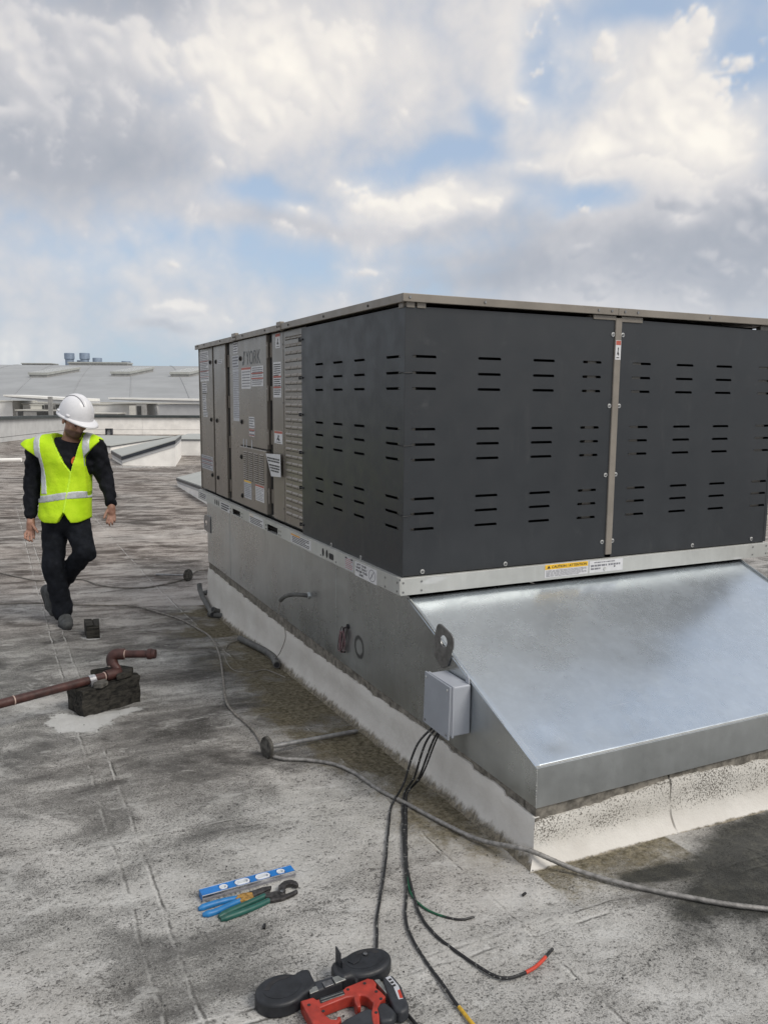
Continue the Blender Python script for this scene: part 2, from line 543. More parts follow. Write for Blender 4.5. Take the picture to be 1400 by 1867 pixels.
def roof_mat():
    t = NT('coated_roof_membrane')
    v = t.coord()
    a = t.node('ShaderNodeVertexColor')
    a.layer_name = 'mask'
    s = t.node('ShaderNodeSeparateColor')
    t.l.new(a.outputs['Color'], s.inputs[0])
    b = t.node('ShaderNodeVertexColor')
    b.layer_name = 'mask2'
    s2 = t.node('ShaderNodeSeparateColor')
    t.l.new(b.outputs['Color'], s2.inputs[0])
    moss, wet, seam = s.outputs[0], s.outputs[1], s.outputs[2]
    cover, brown, patch = s2.outputs[0], s2.outputs[1], s2.outputs[2]
    fine = t.noise(v, 120, 5, .75)
    fine2 = t.noise(t.coord((1.0, 1.5, 1), (0, 0, R(25.7))), 42, 6, .74)
    med = t.noise(t.coord((.75, 1.25, 1), (0, 0, R(25.7))), 8.0, 7, .70, .5)
    blot = t.noise(t.coord((.8, 1.1, 1), (0, 0, R(25.7)), (2, 5, 0)), 2.3, 6, .62, .9)
    strk = t.noise(t.coord((.55, 2.0, 1), (0, 0, R(14))), 3.0, 6, .66, .3)
    c5 = lambda n_, k: t.math('MULTIPLY', t.math('SUBTRACT', n_, .5), k)
    slow = t.math('ADD', t.math('ADD', c5(med, 1.5), c5(blot, 1.9)), cover)
    slow = t.math('ADD', slow, t.math('MULTIPLY', c5(strk, 1.0), t.math('ADD', .45, t.math('MULTIPLY', brown, 2.1))))
    grain = t.math('ADD', c5(fine, 4.2), c5(fine2, 3.0))
    tone = t.remap(t.noise(v, 3.2, 5), .3, .7)
    # old grey coating: smooth change from dirty grey to chalky white ...
    w = t.remap(t.math('ADD', slow, t.math('MULTIPLY', grain, 1.15)), -.22, .72, 0, 1, True)
    light = t.mix(tone, (.385, .377, .355), (.53, .52, .495))
    light = t.mix(t.math('MULTIPLY', brown, .75), light, (.385, .335, .295))
    dark = t.mix(t.remap(t.noise(v, 22, 5), .3, .7), (.072, .071, .068), (.140, .137, .130))
    dark = t.mix(t.math('MULTIPLY', brown, .8), dark, (.098, .072, .056))
    c = t.mix(w, dark, light)
    # ... worn through to black grit in sharp little pits, and crusted with white crumbs
    pit = t.remap(t.math('SUBTRACT', t.math('ADD', grain, t.math('MULTIPLY', c5(med, 1), 1.6)), t.math('MULTIPLY', t.math('SUBTRACT', slow, .45), 1.1)), .04, .24)
    c = t.mix(t.math('MULTIPLY', pit, .72), c, t.mix(brown, (.040, .039, .036), (.052, .040, .032)))
    crumb = t.remap(t.math('ADD', c5(t.noise(t.coord(loc=(3, 9, 1)), 150, 4, .72), 3.0), t.math('MULTIPLY', slow, .25)), .30, .50)
    c = t.mix(t.math('MULTIPLY', crumb, .55), c, t.mix(brown, (.60, .59, .56), (.46, .41, .37)))
    chalk = t.math('ADD', c5(t.noise(t.coord((.8, 1.3, 1), (0, 0, R(25.7)), (8, 3, 0)), 4.6, 8, .72, .6), 1.0), t.math('ADD', c5(fine2, .35), t.math('MULTIPLY', slow, .10)))
    c = t.mix(t.math('MULTIPLY', t.remap(chalk, .10, .22), .62), c, t.mix(brown, (.60, .595, .57), (.52, .48, .44)))
    # crisp lap lines of the membrane sheets: a chalky bead with a dark crack beside it
    tc = t.node('ShaderNodeTexCoord')
    sx = t.node('ShaderNodeSeparateXYZ')
    t.l.new(tc.outputs['Object'], sx.inputs[0])
    wobx = c5(t.noise(v, 7.0, 6, .62), .034)

    def near(sock, ps, off, a_, b_):
        best = None
        for p_ in ps:
            d_ = t.math('ABSOLUTE', t.math('ADD', t.math('SUBTRACT', sock, p_ + off), wobx))
            best = d_ if best is None else t.math('MINIMUM', best, d_)
        return t.math('SUBTRACT', 1, t.remap(best, a_, b_))
    XS, YS = (-1.18, -1.268, -.222, -2.2, .80), (-.225, -1.255, -1.30, .94, 2.2, 3.2)
    breaks = t.remap(t.noise(v, 9, 4, .7), .40, .56)
    bead = t.math('MAXIMUM', near(sx.outputs['X'], XS, 0, .0015, .006), near(sx.outputs['Y'], YS, 0, .0015, .006))
    crack = t.math('MAXIMUM', near(sx.outputs['X'], XS, .010, .001, .006), near(sx.outputs['Y'], YS, -.010, .001, .006))
    smear = t.math('MULTIPLY', t.remap(t.math('ADD', c5(med, 2.0), c5(fine2, 2.0)), -.1, .5), t.math('MULTIPLY', seam, .40))
    c = t.mix(smear, c, (.55, .545, .52))
    c = t.mix(t.math('MULTIPLY', t.math('MULTIPLY', crack, seam), t.math('MULTIPLY', breaks, .75)), c, (.055, .053, .048))
    c = t.mix(t.math('MULTIPLY', t.math('MULTIPLY', bead, seam), t.math('MULTIPLY', breaks, .85)), c, (.62, .61, .58))
    # moss and silt along the curb
    mm = t.math('ADD', moss, t.math('MULTIPLY', t.math('SUBTRACT', t.noise(v, 16, 6, .75), .5), .9))
    mm = t.math('ADD', mm, t.math('MULTIPLY', t.math('SUBTRACT', fine2, .5), .7))
    mcol = t.mix(t.remap(t.noise(v, 45, 5, .75), .32, .68), (.055, .045, .022), (.27, .235, .16))
    c = t.mix(t.math('MULTIPLY', t.remap(mm, .18, .80), .62), c, (.155, .125, .062))
    c = t.mix(t.math('MULTIPLY', t.remap(mm, .45, .85), .85), c, mcol)
    # dark algae stain in front of the curb
    wm = t.math('ADD', wet, t.math('MULTIPLY', t.math('SUBTRACT', t.noise(v, 6, 7, .75), .5), .95))
    wm = t.remap(t.math('ADD', wm, t.math('MULTIPLY', t.math('SUBTRACT', fine2, .5), .45)), .30, .85)
    wc = t.mix(t.remap(t.noise(v, 18, 5, .7), .45, .75), (.035, .036, .032), (.085, .083, .068))
    c = t.mix(t.math('MULTIPLY', wm, .92), c, wc)
    # fresh white coating
    pm = t.remap(t.math('ADD', patch, t.math('MULTIPLY', t.math('SUBTRACT', t.noise(v, 15, 7, .75), .5), 1.3)), .40, .62)
    c = t.mix(pm, c, t.mix(tone, (.60, .60, .58), (.70, .70, .68)))
    t.set(**{'Base Color': c, 'Roughness': .88, 'Specular IOR Level': .25})
    h = t.math('ADD', t.math('MULTIPLY', fine, .5), t.math('MULTIPLY', fine2, .7))
    h = t.math('ADD', h, t.math('MULTIPLY', med, .5))
    h = t.math('ADD', h, t.math('MULTIPLY', w, .25))
    h = t.math('SUBTRACT', h, t.math('MULTIPLY', pit, .25))
    t.bump(h, .8, .012)
    return t.m


M['roof'] = roof_mat()
M['parapet'] = mat('parapet_white', (.90, .875, .83), .8, 0, .3, .10, 2.5, .2, 20)
M['parapet_shade'] = mat('parapet_white_shaded', (.56, .56, .55), .8, 0, .3, .08, 2.5, .2, 20)  # darker copy of the parapet white, the wall's shade painted in
M['cap'] = mat('cap_dark', (.045, .055, .055), .5, 0, .5, .3, 3)
M['vault'] = mat('vault_membrane', (.335, .345, .35), .7, 0, .3, .10, .35, .1, 4)
M['cream'] = mat('cream_metal', (.60, .585, .53), .6, 0, .4, .08, 2)
M['white_clad'] = mat('white_cladding', (.84, .83, .79), .6, 0, .4, .06, 2)
M['grey_panel'] = mat('grey_cladding', (.47, .475, .48), .6, 0, .4, .08, 2)
M['skylight'] = mat('skylight_dome', (.40, .405, .375), .3, 0, .5, .12, 3)
M['blue_vent'] = mat('blue_grey_vent', (.27, .33, .42), .5, .3, .5, .12, 3)
M['hatch_glass'] = mat('hatch_lid', (.40, .41, .385), .6, 0, .4, .06, .8)
M['hatch_frame'] = mat('hatch_dark_frame', (.03, .035, .045), .4, 0, .5, .2, 5)
M['ac'] = mat('ac_grey', (.34, .335, .32), .6, .2, .4, .2, 4)
M['ac_dark'] = mat('ac_grille', (.06, .06, .058), .7, 0, .3, .3, 8)
M['city'] = mat('far_ground', (.10, .105, .09), .9, 0, .2, .4, .05)

# ------------------------------------------------------------------ mesh helpers


def tag(o, label=None, cat=None, group=None, kind=None):
    if label:
        o['label'] = label
    if cat:
        o['category'] = cat
    if group:
        o['group'] = group
    if kind:
        o['kind'] = kind
    return o


def thing(name, loc, label, cat, group=None, rz=0.0):
    o = bpy.data.objects.new(name, None)
    o.empty_display_size = .1
    o.location = loc
    o.rotation_euler = (0, 0, rz)
    COL.objects.link(o)
    return tag(o, label, cat, group)


def root_inv(o):
    m4 = Matrix.Identity(4)
    chain = []
    while o is not None:
        chain.append(o)
        o = o.parent
    for x in reversed(chain):
        m4 = m4 @ x.matrix_parent_inverse @ x.matrix_basis
    return m4.inverted()


class MB:
    def __init__(self):
        self.v = []
        self.f = []
        self.s = []
        self.mi = []
        self.cur = 0

    def add(self, vs, fs, smooth=False):
        k = len(self.v)
        self.v.extend([tuple(x) for x in vs])
        for f in fs:
            self.f.append([i + k for i in f])
            self.s.append(smooth)
            self.mi.append(self.cur)
        return self

    def box(self, x0, x1, y0, y1, z0, z1, fr=None):
        x0, x1 = min(x0, x1), max(x0, x1)
        y0, y1 = min(y0, y1), max(y0, y1)
        z0, z1 = min(z0, z1), max(z0, z1)
        vs = [(x, y, z) for z in (z0, z1) for y in (y0, y1) for x in (x0, x1)]
        if fr:
            vs = [fr(*p) for p in vs]
        fs = [(0, 2, 3, 1), (4, 5, 7, 6), (0, 1, 5, 4), (2, 6, 7, 3), (0, 4, 6, 2), (1, 3, 7, 5)]
        return self.add(vs, fs)

    def quad(self, a, b, c, d):
        return self.add([a, b, c, d], [(0, 1, 2, 3)])

    def prism(self, pts, z0, z1, fr=None, smooth=False):
        """outline in the (x, y) plane pushed from z0 to z1"""
        ar = sum(pts[i][0] * pts[(i + 1) % len(pts)][1] - pts[(i + 1) % len(pts)][0] * pts[i][1] for i in range(len(pts)))
        if ar < 0:
            pts = pts[::-1]
        n = len(pts)
        vs = [(p[0], p[1], z0) for p in pts] + [(p[0], p[1], z1) for p in pts]
        if fr:
            vs = [fr(*p) for p in vs]
        k = len(self.v)
        self.v.extend([tuple(x) for x in vs])
        for f in [list(range(n))[::-1], list(range(n, 2 * n))]:
            self.f.append([i + k for i in f])
            self.s.append(False)
            self.mi.append(self.cur)
        for i in range(n):
            j = (i + 1) % n
            self.f.append([i + k, j + k, j + n + k, i + n + k])
            self.s.append(smooth)
            self.mi.append(self.cur)
        return self

    def tube(self, pts, r, seg=10, caps=True, twist=None, smooth=True):
        pts = [Vector(p) for p in pts]
        n = len(pts)
        rs = r if isinstance(r, (list, tuple)) else [r] * n
        tang = []
        for i in range(n):
            a = pts[max(0, i - 1)]
            b = pts[min(n - 1, i + 1)]
            d = b - a
            tang.append(d.normalized() if d.length > 1e-9 else Vector((0, 0, 1)))
        nrm = tang[0].orthogonal().normalized()
        k = len(self.v)
        s = 0.0
        for i in range(n):
            nrm = (nrm - tang[i] * nrm.dot(tang[i]))
            nrm = nrm.normalized() if nrm.length > 1e-6 else tang[i].orthogonal().normalized()
            bn = tang[i].cross(nrm)
            if i:
                s += (pts[i] - pts[i - 1]).length
            for j in range(seg):
                a = 2 * math.pi * j / seg
                rr = rs[i]
                if twist:
                    rr *= 1 + twist[0] * math.cos(twist[1] * a + twist[2] * s)
                self.v.append(tuple(pts[i] + (nrm * math.cos(a) + bn * math.sin(a)) * rr))
        for i in range(n - 1):
            for j in range(seg):
                j2 = (j + 1) % seg
                self.f.append([k + i * seg + j, k + i * seg + j2, k + (i + 1) * seg + j2, k + (i + 1) * seg + j])
                self.s.append(smooth)
                self.mi.append(self.cur)
        if caps:
            self.f.append([k + j for j in range(seg)][::-1])
            self.f.append([k + (n - 1) * seg + j for j in range(seg)])
            self.s += [False, False]
            self.mi += [self.cur, self.cur]
        return self

    def lathe(self, prof, axis_o, axis_d, seg=24, smooth=True):
        """profile (radius, along) turned round an axis"""
        d = Vector(axis_d).normalized()
        o = Vector(axis_o)
        u = d.orthogonal().normalized()
        w = d.cross(u)
        k = len(self.v)
        for (r, h) in prof:
            for j in range(seg):
                a = 2 * math.pi * j / seg
                self.v.append(tuple(o + d * h + (u * math.cos(a) + w * math.sin(a)) * max(r, 1e-5)))
        for i in range(len(prof) - 1):
            for j in range(seg):
                j2 = (j + 1) % seg
                self.f.append([k + i * seg + j, k + i * seg + j2, k + (i + 1) * seg + j2, k + (i + 1) * seg + j])
                self.s.append(smooth)
                self.mi.append(self.cur)
        self.f.append([k + j for j in range(seg)][::-1])
        self.f.append([k + (len(prof) - 1) * seg + j for j in range(seg)])
        self.s += [False, False]
        self.mi += [self.cur, self.cur]
        return self

    def mesh(self, name):
        me = bpy.data.meshes.new(name)
        me.from_pydata(self.v, [], self.f)
        me.polygons.foreach_set('use_smooth', self.s)
        me.polygons.foreach_set('material_index', self.mi)
        me.update()
        return me

    def build(self, name, mats, parent=None, bevel=0.0, sharp=35, label=None, fix=True, seg=2):
        me = self.mesh(name)
        if fix:
            bm = bmesh.new()
            bm.from_mesh(me)
            bmesh.ops.recalc_face_normals(bm, faces=bm.faces)
            bm.to_mesh(me)
            bm.free()
        if any(self.s):
            me.set_sharp_from_angle(angle=R(sharp))
        return place(name, me, mats, parent, bevel, label, seg)


def place(name, me, mats, parent=None, bevel=0.0, label=None, seg=2):
    for mm in (mats if isinstance(mats, (list, tuple)) else [mats]):
        me.materials.append(mm)
    o = bpy.data.objects.new(name, me)
    COL.objects.link(o)
    if parent is not None:
        o.parent = parent
        o.matrix_parent_inverse = root_inv(parent)
    if bevel:
        b = o.modifiers.new('bevel', 'BEVEL')
        b.width = bevel
        b.segments = seg
        b.limit_method = 'ANGLE'
        b.angle_limit = R(40)
    if label:
        o['label'] = label
    return o


def solo(o, loc):
    """give a one-mesh thing its origin at its base"""
    o.data.transform(Matrix.Translation(-Vector(loc)))
    o.location = loc
    return o


def smooth_path(pts, n=8):
    """Catmull-Rom through the points"""
    P = [Vector(p) for p in pts]
    P = [P[0] * 2 - P[1]] + P + [P[-1] * 2 - P[-2]]
    out = []
    for i in range(1, len(P) - 2):
        for k in range(n):
            t = k / n
            a, b, c, d = P[i - 1], P[i], P[i + 1], P[i + 2]
            out.append(.5 * ((2 * b) + (c - a) * t + (2 * a - 5 * b + 4 * c - d) * t * t + (3 * b - a - 3 * c + d) * t ** 3))
    out.append(P[-2])
    return out


def resample(pts, step):
    P = [Vector(p) for p in pts]
    out = [P[0]]
    acc = 0.0
    for a, b in zip(P, P[1:]):
        l = (b - a).length
        while acc + l >= step:
            t = (step - acc) / l
            a = a.lerp(b, t)
            out.append(a.copy())
            l = (b - a).length
            acc = 0.0
        acc += l
    out.append(P[-1])
    return out


# frames: (along the face, up, out of the face)
def LEFT(a, b, c, x=0.032):
    return (x - c, -a, b)          # a = -y so that a grows towards the viewer's right


def FRONT(a, b, c, y=0.02):
    return (a, y - c, b)


def text_mesh(s, fr, a0, a1, b0, b1, c, name, parent, material, depth=.0006, bold=.0):
    cu = bpy.data.curves.new('t', 'FONT')
    cu.body = s
    cu.extrude = 0.5
    cu.offset = bold
    cu.align_x = 'LEFT'
    cu.resolution_u = 3
    ob = bpy.data.objects.new('t', cu)
    COL.objects.link(ob)
    dg = bpy.context.evaluated_depsgraph_get()
    me = bpy.data.meshes.new_from_object(ob.evaluated_get(dg))
    COL.objects.unlink(ob)
    bpy.data.objects.remove(ob)
    co = np.array([v.co[:] for v in me.vertices])
    mn, mx = co.min(0), co.max(0)
    for v in me.vertices:
        x = (v.co.x - mn[0]) / (mx[0] - mn[0])
        y = (v.co.y - mn[1]) / (mx[1] - mn[1])
        z = (v.co.z - mn[2]) / (mx[2] - mn[2])
        v.co = Vector(fr(a0 + (a1 - a0) * x, b0 + (b1 - b0) * y, c + depth * z))
    me.name = name
    return place(name, me, material, parent)


def print_lines(mb, fr, a0, a1, b0, b1, c, rows, fill=.6, rnd=random):
    """rows of small word-like dashes, too small to read in the photograph"""
    h = (b1 - b0) / rows
    for r in range(rows):
        y1 = b1 - h * (r + .5 - fill / 2)
        y0 = b1 - h * (r + .5 + fill / 2)
        x = a0
        end = a1 - (rnd.random() * .25 * (a1 - a0) if r % 3 == 2 else 0)
        while x < end - .004:
            w = min(rnd.uniform(.006, .026), end - x)
            mb.box(x, x + w, y0, y1, c, c + .0005, fr)
            x += w + .004


def sticker(fr, parent, a0, a1, b0, b1, c, base='label', head=None, rows=5, ink='ink_grey', name='sticker', skew=None, headh=.16, fill=.5, bands=(), picture=False):
    mb = MB()
    mb.box(a0, a1, b0, b1, c, c + .0012, fr)
    s = mb.build(name, M[base], parent)
    t = c + .0012
    top = b1
    if head:
        hb = MB()
        top = b1 - (b1 - b0) * headh
        hb.box(a0 + .002, a1 - .002, top, b1 - .002, t, t + .0005, fr)
        hb.build('header', M[head], s)
    for (f0, f1, col) in bands:
        bb = MB()
        bb.box(a0 + .002, a1 - .002, b0 + (b1 - b0) * f0, b0 + (b1 - b0) * f1, t + .0006, t + .0011, fr)
        bb.build('band', M[col], s)
    if rows:
        pb = MB()
        lo = b0 + (b1 - b0) * .06
        if picture:
            cx, w = (a0 + a1) / 2, (a1 - a0)
            hh = top - b0
            pb.prism([(cx - .05 * w, top - .15 * hh), (cx + .12 * w, top - .2 * hh), (cx + .02 * w, top - .45 * hh), (cx + .2 * w, top - .62 * hh), (cx + .05 * w, top - .75 * hh), (cx - .02 * w, top - .6 * hh), (cx - .25 * w, top - .7 * hh), (cx - .08 * w, top - .4 * hh)], t, t + .0005, fr)
            print_lines(pb, fr, a0 + w * .2, a1 - w * .2, lo, b0 + hh * .2, t, 1, fill)
        else:
            print_lines(pb, fr, a0 + (a1 - a0) * .07, a1 - (a1 - a0) * .07, lo, top - (b1 - b0) * .04, t, rows, fill)
        pb.build('lettering', M[ink], s)
    return s

# ------------------------------------------------------------------ the roof
PR1, PR2, PR3 = Perlin(101), Perlin(202), Perlin(303)


def sat(v, a, b):
    v = np.asarray(v, float)
    return np.where(v < a, v, a + (b - a) * np.tanh((np.maximum(v, a) - a) / (b - a)))


def gz(x, y):
    """height of the roof: it falls slightly to the back and to the right"""
    vv = -sat(-sat(y, 3., 5.), 3., 5.)
    uu = -sat(-sat(x, 1.5, 3.), 1., 3.)
    return -0.042 * vv - 0.029 * uu


def gzf(x, y):
    return float(gz(x, y))


def build_roof():
    def axis(lo, hi, flo, fhi, step, grow):
        a = list(np.arange(flo, fhi, step))
        s = step
        x = a[0]
        left = []
        while x > lo:
            s *= grow
            x -= s
            left.append(x)
        s = step
        x = a[-1]
        right = []
        while x < hi:
            s *= grow
            x += s
            right.append(x)
        return np.array(left[::-1] + a + right)
    xs = axis(-60, 60, -2.3, 2.0, .014, 1.10)
    ys = axis(-30, 62, -2.3, 4.6, .018, 1.08)
    X, Y = np.meshgrid(xs, ys)
    nx, ny = len(xs), len(ys)
    Z = gz(X, Y)
    near = np.exp(-np.maximum(np.hypot(X + .5, Y - 1) - 6, 0) / 3)
    wob = .012 * PR2.fbm(X * 8, Y * 8, 4, .6)

    seam = np.zeros_like(X)
    hgt = np.zeros_like(X)
    # laps of the membrane sheets: (axis, position, from, to, width, step height)
    laps = [('x', -1.18, -2.3, 12, .014, .004), ('x', -1.268, -1.4, 1.2, .007, .003), ('x', -1.225, .2, 12, .006, .002), ('x', -.222, -1.25, 12, .013, .005),
            ('y', -.225, -1.18, -.22, .014, .004), ('y', -1.255, -2.2, 2.0, .012, .004), ('y', -1.31, -.8, -.25, .010, .003), ('y', .94, -1.18, -.22, .012, .003),
            ('x', -2.2, -2.3, 14, .013, .004), ('y', 2.2, -2.2, -1.2, .012, .003), ('y', 3.2, -1.2, -.2, .012, .003), ('x', .80, -2.3, -1.25, .012, .003),
            ('x', -.235, -2.3, -1.25, .012, .004), ('y', 4.7, -2.2, .0, .014, .003), ('y', 1.55, -.25, .05, .01, .003), ('y', .2, -.25, .05, .01, .003), ('y', -.62, -.25, .05, .01, .003), ('y', 2.45, -.25, .05, .01, .003)]
    for (ax, p, f, t, w, h) in laps:
        A, B = (X, Y) if ax == 'x' else (Y, X)
        inr = sstep(f - .04, f + .02, B) * (1 - sstep(t - .02, t + .06, B))
        d = A - p - wob
        ln = (np.abs(A - p) < .07) * inr * (.30 + .75 * sstep(-.35, .35, PR1.fbm(X * 2.3 + p, Y * 2.3, 4)))
        seam = np.maximum(seam, ln)
        hgt += h * np.exp(-(d / (w * 1.5)) ** 2) * inr
    # lines radiating from the curb corner
    for (x0, y0, x1, y1) in [(-.22, -1.28, .03, -1.0), (-.2, -1.258, .35, -1.29)]:
        L = math.hypot(x1 - x0, y1 - y0)
        tx, ty = (x1 - x0) / L, (y1 - y0) / L
        s = (X - x0) * tx + (Y - y0) * ty
        d = -(X - x0) * ty + (Y - y0) * tx - wob * .6
        inr = sstep(-.02, .02, s) * (1 - sstep(L - .03, L + .03, s))
        hgt += .004 * np.exp(-(d / .018) ** 2) * inr
    lump = .006 * PR1.fbm(X * 1.6, Y * 1.6, 3) + .0022 * PR3.fbm(X * 14, Y * 14, 3)
    Z = Z + (lump + hgt) * near
    # stains
    dist_left = np.where((Y > -1.0) & (Y < 3.8), .045 - X, 9.0)
    reach = .20 + .14 * sstep(-.4, 1.0, Y) + .12 * sstep(1.5, 3., Y)
    moss = np.clip(1.15 - dist_left / (reach * 1.5), 0, 1) * (X < .2) * (.45 + .55 * sstep(-.55, .3, PR2.fbm(X * 2.2, Y * 2.2, 4)))
    moss *= sstep(-1.25, -.6, Y)
    moss = moss + .42 * np.exp(-((X + .22) / .30) ** 2 - ((Y - .35) / 1.3) ** 2) * (.4 + .8 * sstep(-.3, .4, PR1.fbm(X * 3, Y * 3, 4)))
    dist_front = np.where((X > .0) & (X < 2.4), -.99 - Y, 9.0)
    moss = np.maximum(moss, .75 * np.clip(1.1 - dist_front / .38, 0, 1) * (Y < -.9) * (X < .6) * (X > -.1))

    def blob(x, y, sx, sy, rot=0):
        c, s_ = math.cos(rot), math.sin(rot)
        u = (X - x) * c + (Y - y) * s_
        v = -(X - x) * s_ + (Y - y) * c
        return np.exp(-((u / sx) ** 2 + (v / sy) ** 2))
    wet = np.clip(.62 * blob(.60, -1.60, .55, .22, .1) + 1.2 * blob(.95, -1.17, .42, .17, .1) + .95 * blob(.36, -1.18, .17, .05, -.15) + .85 * blob(.62, -1.40, .32, .12, -.2) + .9 * blob(1.5, -1.35, .6, .3) + .35 * blob(.25, -1.42, .2, .1), 0, 1.2)
    patch = .95 * blob(-1.23, 1.10, .15, .15, .4) + .75 * blob(-1.02, 1.21, .16, .06, .35) + .6 * blob(-1.33, 1.20, .08, .14, .2)
    patch = np.maximum(patch, .75 * blob(-1.0, 2.96, .12, .10))
    patch = np.maximum(patch, .62 * blob(2.0, 20.2, 1.9, .9) * 1.0)
    P = PR3.fbm(X * .55, Y * .55, 4)
    Q = PR2.fbm(X * .25 + 5, Y * .6, 4)
    cover = .64 + .26 * P + .12 * Q
    cover = cover - .11 * sstep(.4, 2.6, Y) - .06 * sstep(6, 14, Y)
    cover += .14 * blob(-.9, -.9, .6, .5) + .16 * blob(-.55, -.75, .25, .5) - .16 * blob(-.75, .4, .30, .5) - .18 * blob(-.35, 1.7, .22, .7)
    cover += .28 * blob(.35, -1.75, .7, .25) + .2 * blob(-.05, -1.1, .2, .12)
    cover += .25 * blob(-.12, -.75, .09, .5)
    brown = np.clip(.10 + .75 * sstep(1.6, 5.5, Y) + .35 * PR1.fbm(X * .8, Y * .8, 3), 0, 1)
    me = bpy.data.meshes.new('roof_surface')
    co = np.stack([X, Y, Z], -1).reshape(-1, 3).astype(np.float32)
    i = np.arange(nx * ny).reshape(ny, nx)
    q = np.stack([i[:-1, :-1], i[:-1, 1:], i[1:, 1:], i[1:, :-1]], -1).reshape(-1, 4).astype(np.int32)
    me.vertices.add(len(co))
    me.vertices.foreach_set('co', co.ravel())
    me.loops.add(q.size)
    me.loops.foreach_set('vertex_index', q.ravel())
    me.polygons.add(len(q))
    me.polygons.foreach_set('loop_start', np.arange(0, q.size, 4, dtype=np.int32))
    me.polygons.foreach_set('use_smooth', np.ones(len(q), bool))
    me.update(calc_edges=True)
    me.validate()
    for nm, ch in (('mask', (moss, wet, seam)), ('mask2', (np.clip(cover, 0, 2), brown, patch))):
        at = me.color_attributes.new(nm, 'FLOAT_COLOR', 'POINT')
        c4 = np.ones((nx * ny, 4), np.float32)
        for k in range(3):
            c4[:, k] = ch[k].ravel()
        at.data.foreach_set('color', c4.ravel())
    o = place('roof_surface', me, M['roof'])
    tag(o, kind='structure')
    return o


build_roof()

# ground far below, out to the horizon
g = MB()
N = 48
ring = [(3000 * math.cos(2 * math.pi * i / N), 3000 * math.sin(2 * math.pi * i / N), -9.0) for i in range(N)]
g.add([(0, 0, -9.0)] + ring, [(0, 1 + i, 1 + (i + 1) % N) for i in range(N)])
tag(g.build('ground', M['city']), kind='structure')

# ------------------------------------------------------------------ dimensions of the rooftop unit and its curb
ZR0, ZR1, ZT = 0.7747, 0.8510, 2.0681      # base rail bottom and top, top of the unit
UW, UL = 2.30, 3.833                       # unit width (x) and length (y)
AX0, AX1 = 0.045, 2.115                    # sheet metal adapter
AY0, AY1 = -0.953, 3.722
AZB, AZL = 0.238, 0.3793

# ------------------------------------------------------------------ roof curb with white flashing
curb = thing('roof_curb', (1.08, 1.4, 0), 'low roof curb coated white under the sheet metal adapter, moss along its foot', 'roof curb')
CR = 0.66                                  # joint in the front of the curb
mb = MB()
mb.box(AX0 + .006, AX0 + .06, AY0 + .075, AY1 - .006, .02, AZB - .001)
mb.build('nailer_board', M['nailer'], curb, .003)
mb = MB()
mb.box(AX0 + .006, CR + .0, AY0 + .006, AY0 + .07, .02, AZB - .001)
mb.build('nailer_board', M['nailer'], curb, .003)
mb = MB()
mb.box(CR + .009, AX1 - .006, AY0 + .006, AY0 + .07, .02, AZB - .001)
mb.build('nailer_board', M['nailer'], curb, .003)
mb = MB()
mb.box(AX1 - .06, AX1 - .007, AY0 + .075, AY1 - .006, -.15, AZB - .001)
mb.box(AX0 + .065, AX1 - .065, AY1 - .06, AY1 - .007, -.15, AZB - .001)
mb.build('nailer_board', M['nailer'], curb, .003)


def flashing(name, n, pos, nrm, end0, end1, top, gran, moss_h, flare=.040):
    """base flashing: ragged top edge, cant at the foot. pos(t) on the wall, nrm outwards"""
    rows = 14
    vs, fs, ms = [], [], []
    for i in range(n + 1):
        t = i / n
        p = Vector(pos(t))
        zt = top(p)
        d = Vector(nrm)
        if i == 0 and end0:
            d = d + Vector(end0)
        if i == n and end1:
            d = d + Vector(end1)
        for j in range(rows + 1):
            s = j / rows
            off = .004 + .006 * min(1, s * 6) + flare * max(0, (s - .35) / .65) ** 2.6
            off += .003 * mnoise.noise((p.x * 9, p.y * 9, s * 3))
            q = p + d * off
            zb = gzf(q.x, q.y) - .006
            z = zt + (zb - zt) * s
            vs.append((q.x, q.y, z))
            hh = z - zb
            ms.append((max(0, min(1.3, 1.0 - hh / moss_h)) if moss_h else 0, gran * min(1, max(0, (hh - .03) / .06))))
    for i in range(n):
        for j in range(rows):
            a = i * (rows + 1) + j
            fs.append((a, a + 1, a + rows + 2, a + rows + 1))
    # thickness of the top edge
    k = len(vs)
    for i in range(n + 1):
        x, y, z = vs[i * (rows + 1)]
        vs.append((x - nrm[0] * .02, y - nrm[1] * .02, z + .001))
        ms.append((0, gran))
    for i in range(n):
        fs.append((i * (rows + 1), (i + 1) * (rows + 1), k + i + 1, k + i))
    me = bpy.data.meshes.new(name)
    me.from_pydata(vs, [], fs)
    me.polygons.foreach_set('use_smooth', [True] * len(fs))
    at = me.color_attributes.new('mask', 'FLOAT_COLOR', 'POINT')
    for i, (a, b) in enumerate(ms):
        at.data[i].color = (a, b, 0, 1)
    bm = bmesh.new()
    bm.from_mesh(me)
    bmesh.ops.recalc_face_normals(bm, faces=bm.faces)
    if sum((f.normal.dot(Vector(nrm))) for f in bm.faces) < 0:
        bmesh.ops.reverse_faces(bm, faces=bm.faces)
    bm.to_mesh(me)
    bm.free()
    me.set_sharp_from_angle(angle=R(50))
    return place(name, me, M['flashing'], curb)


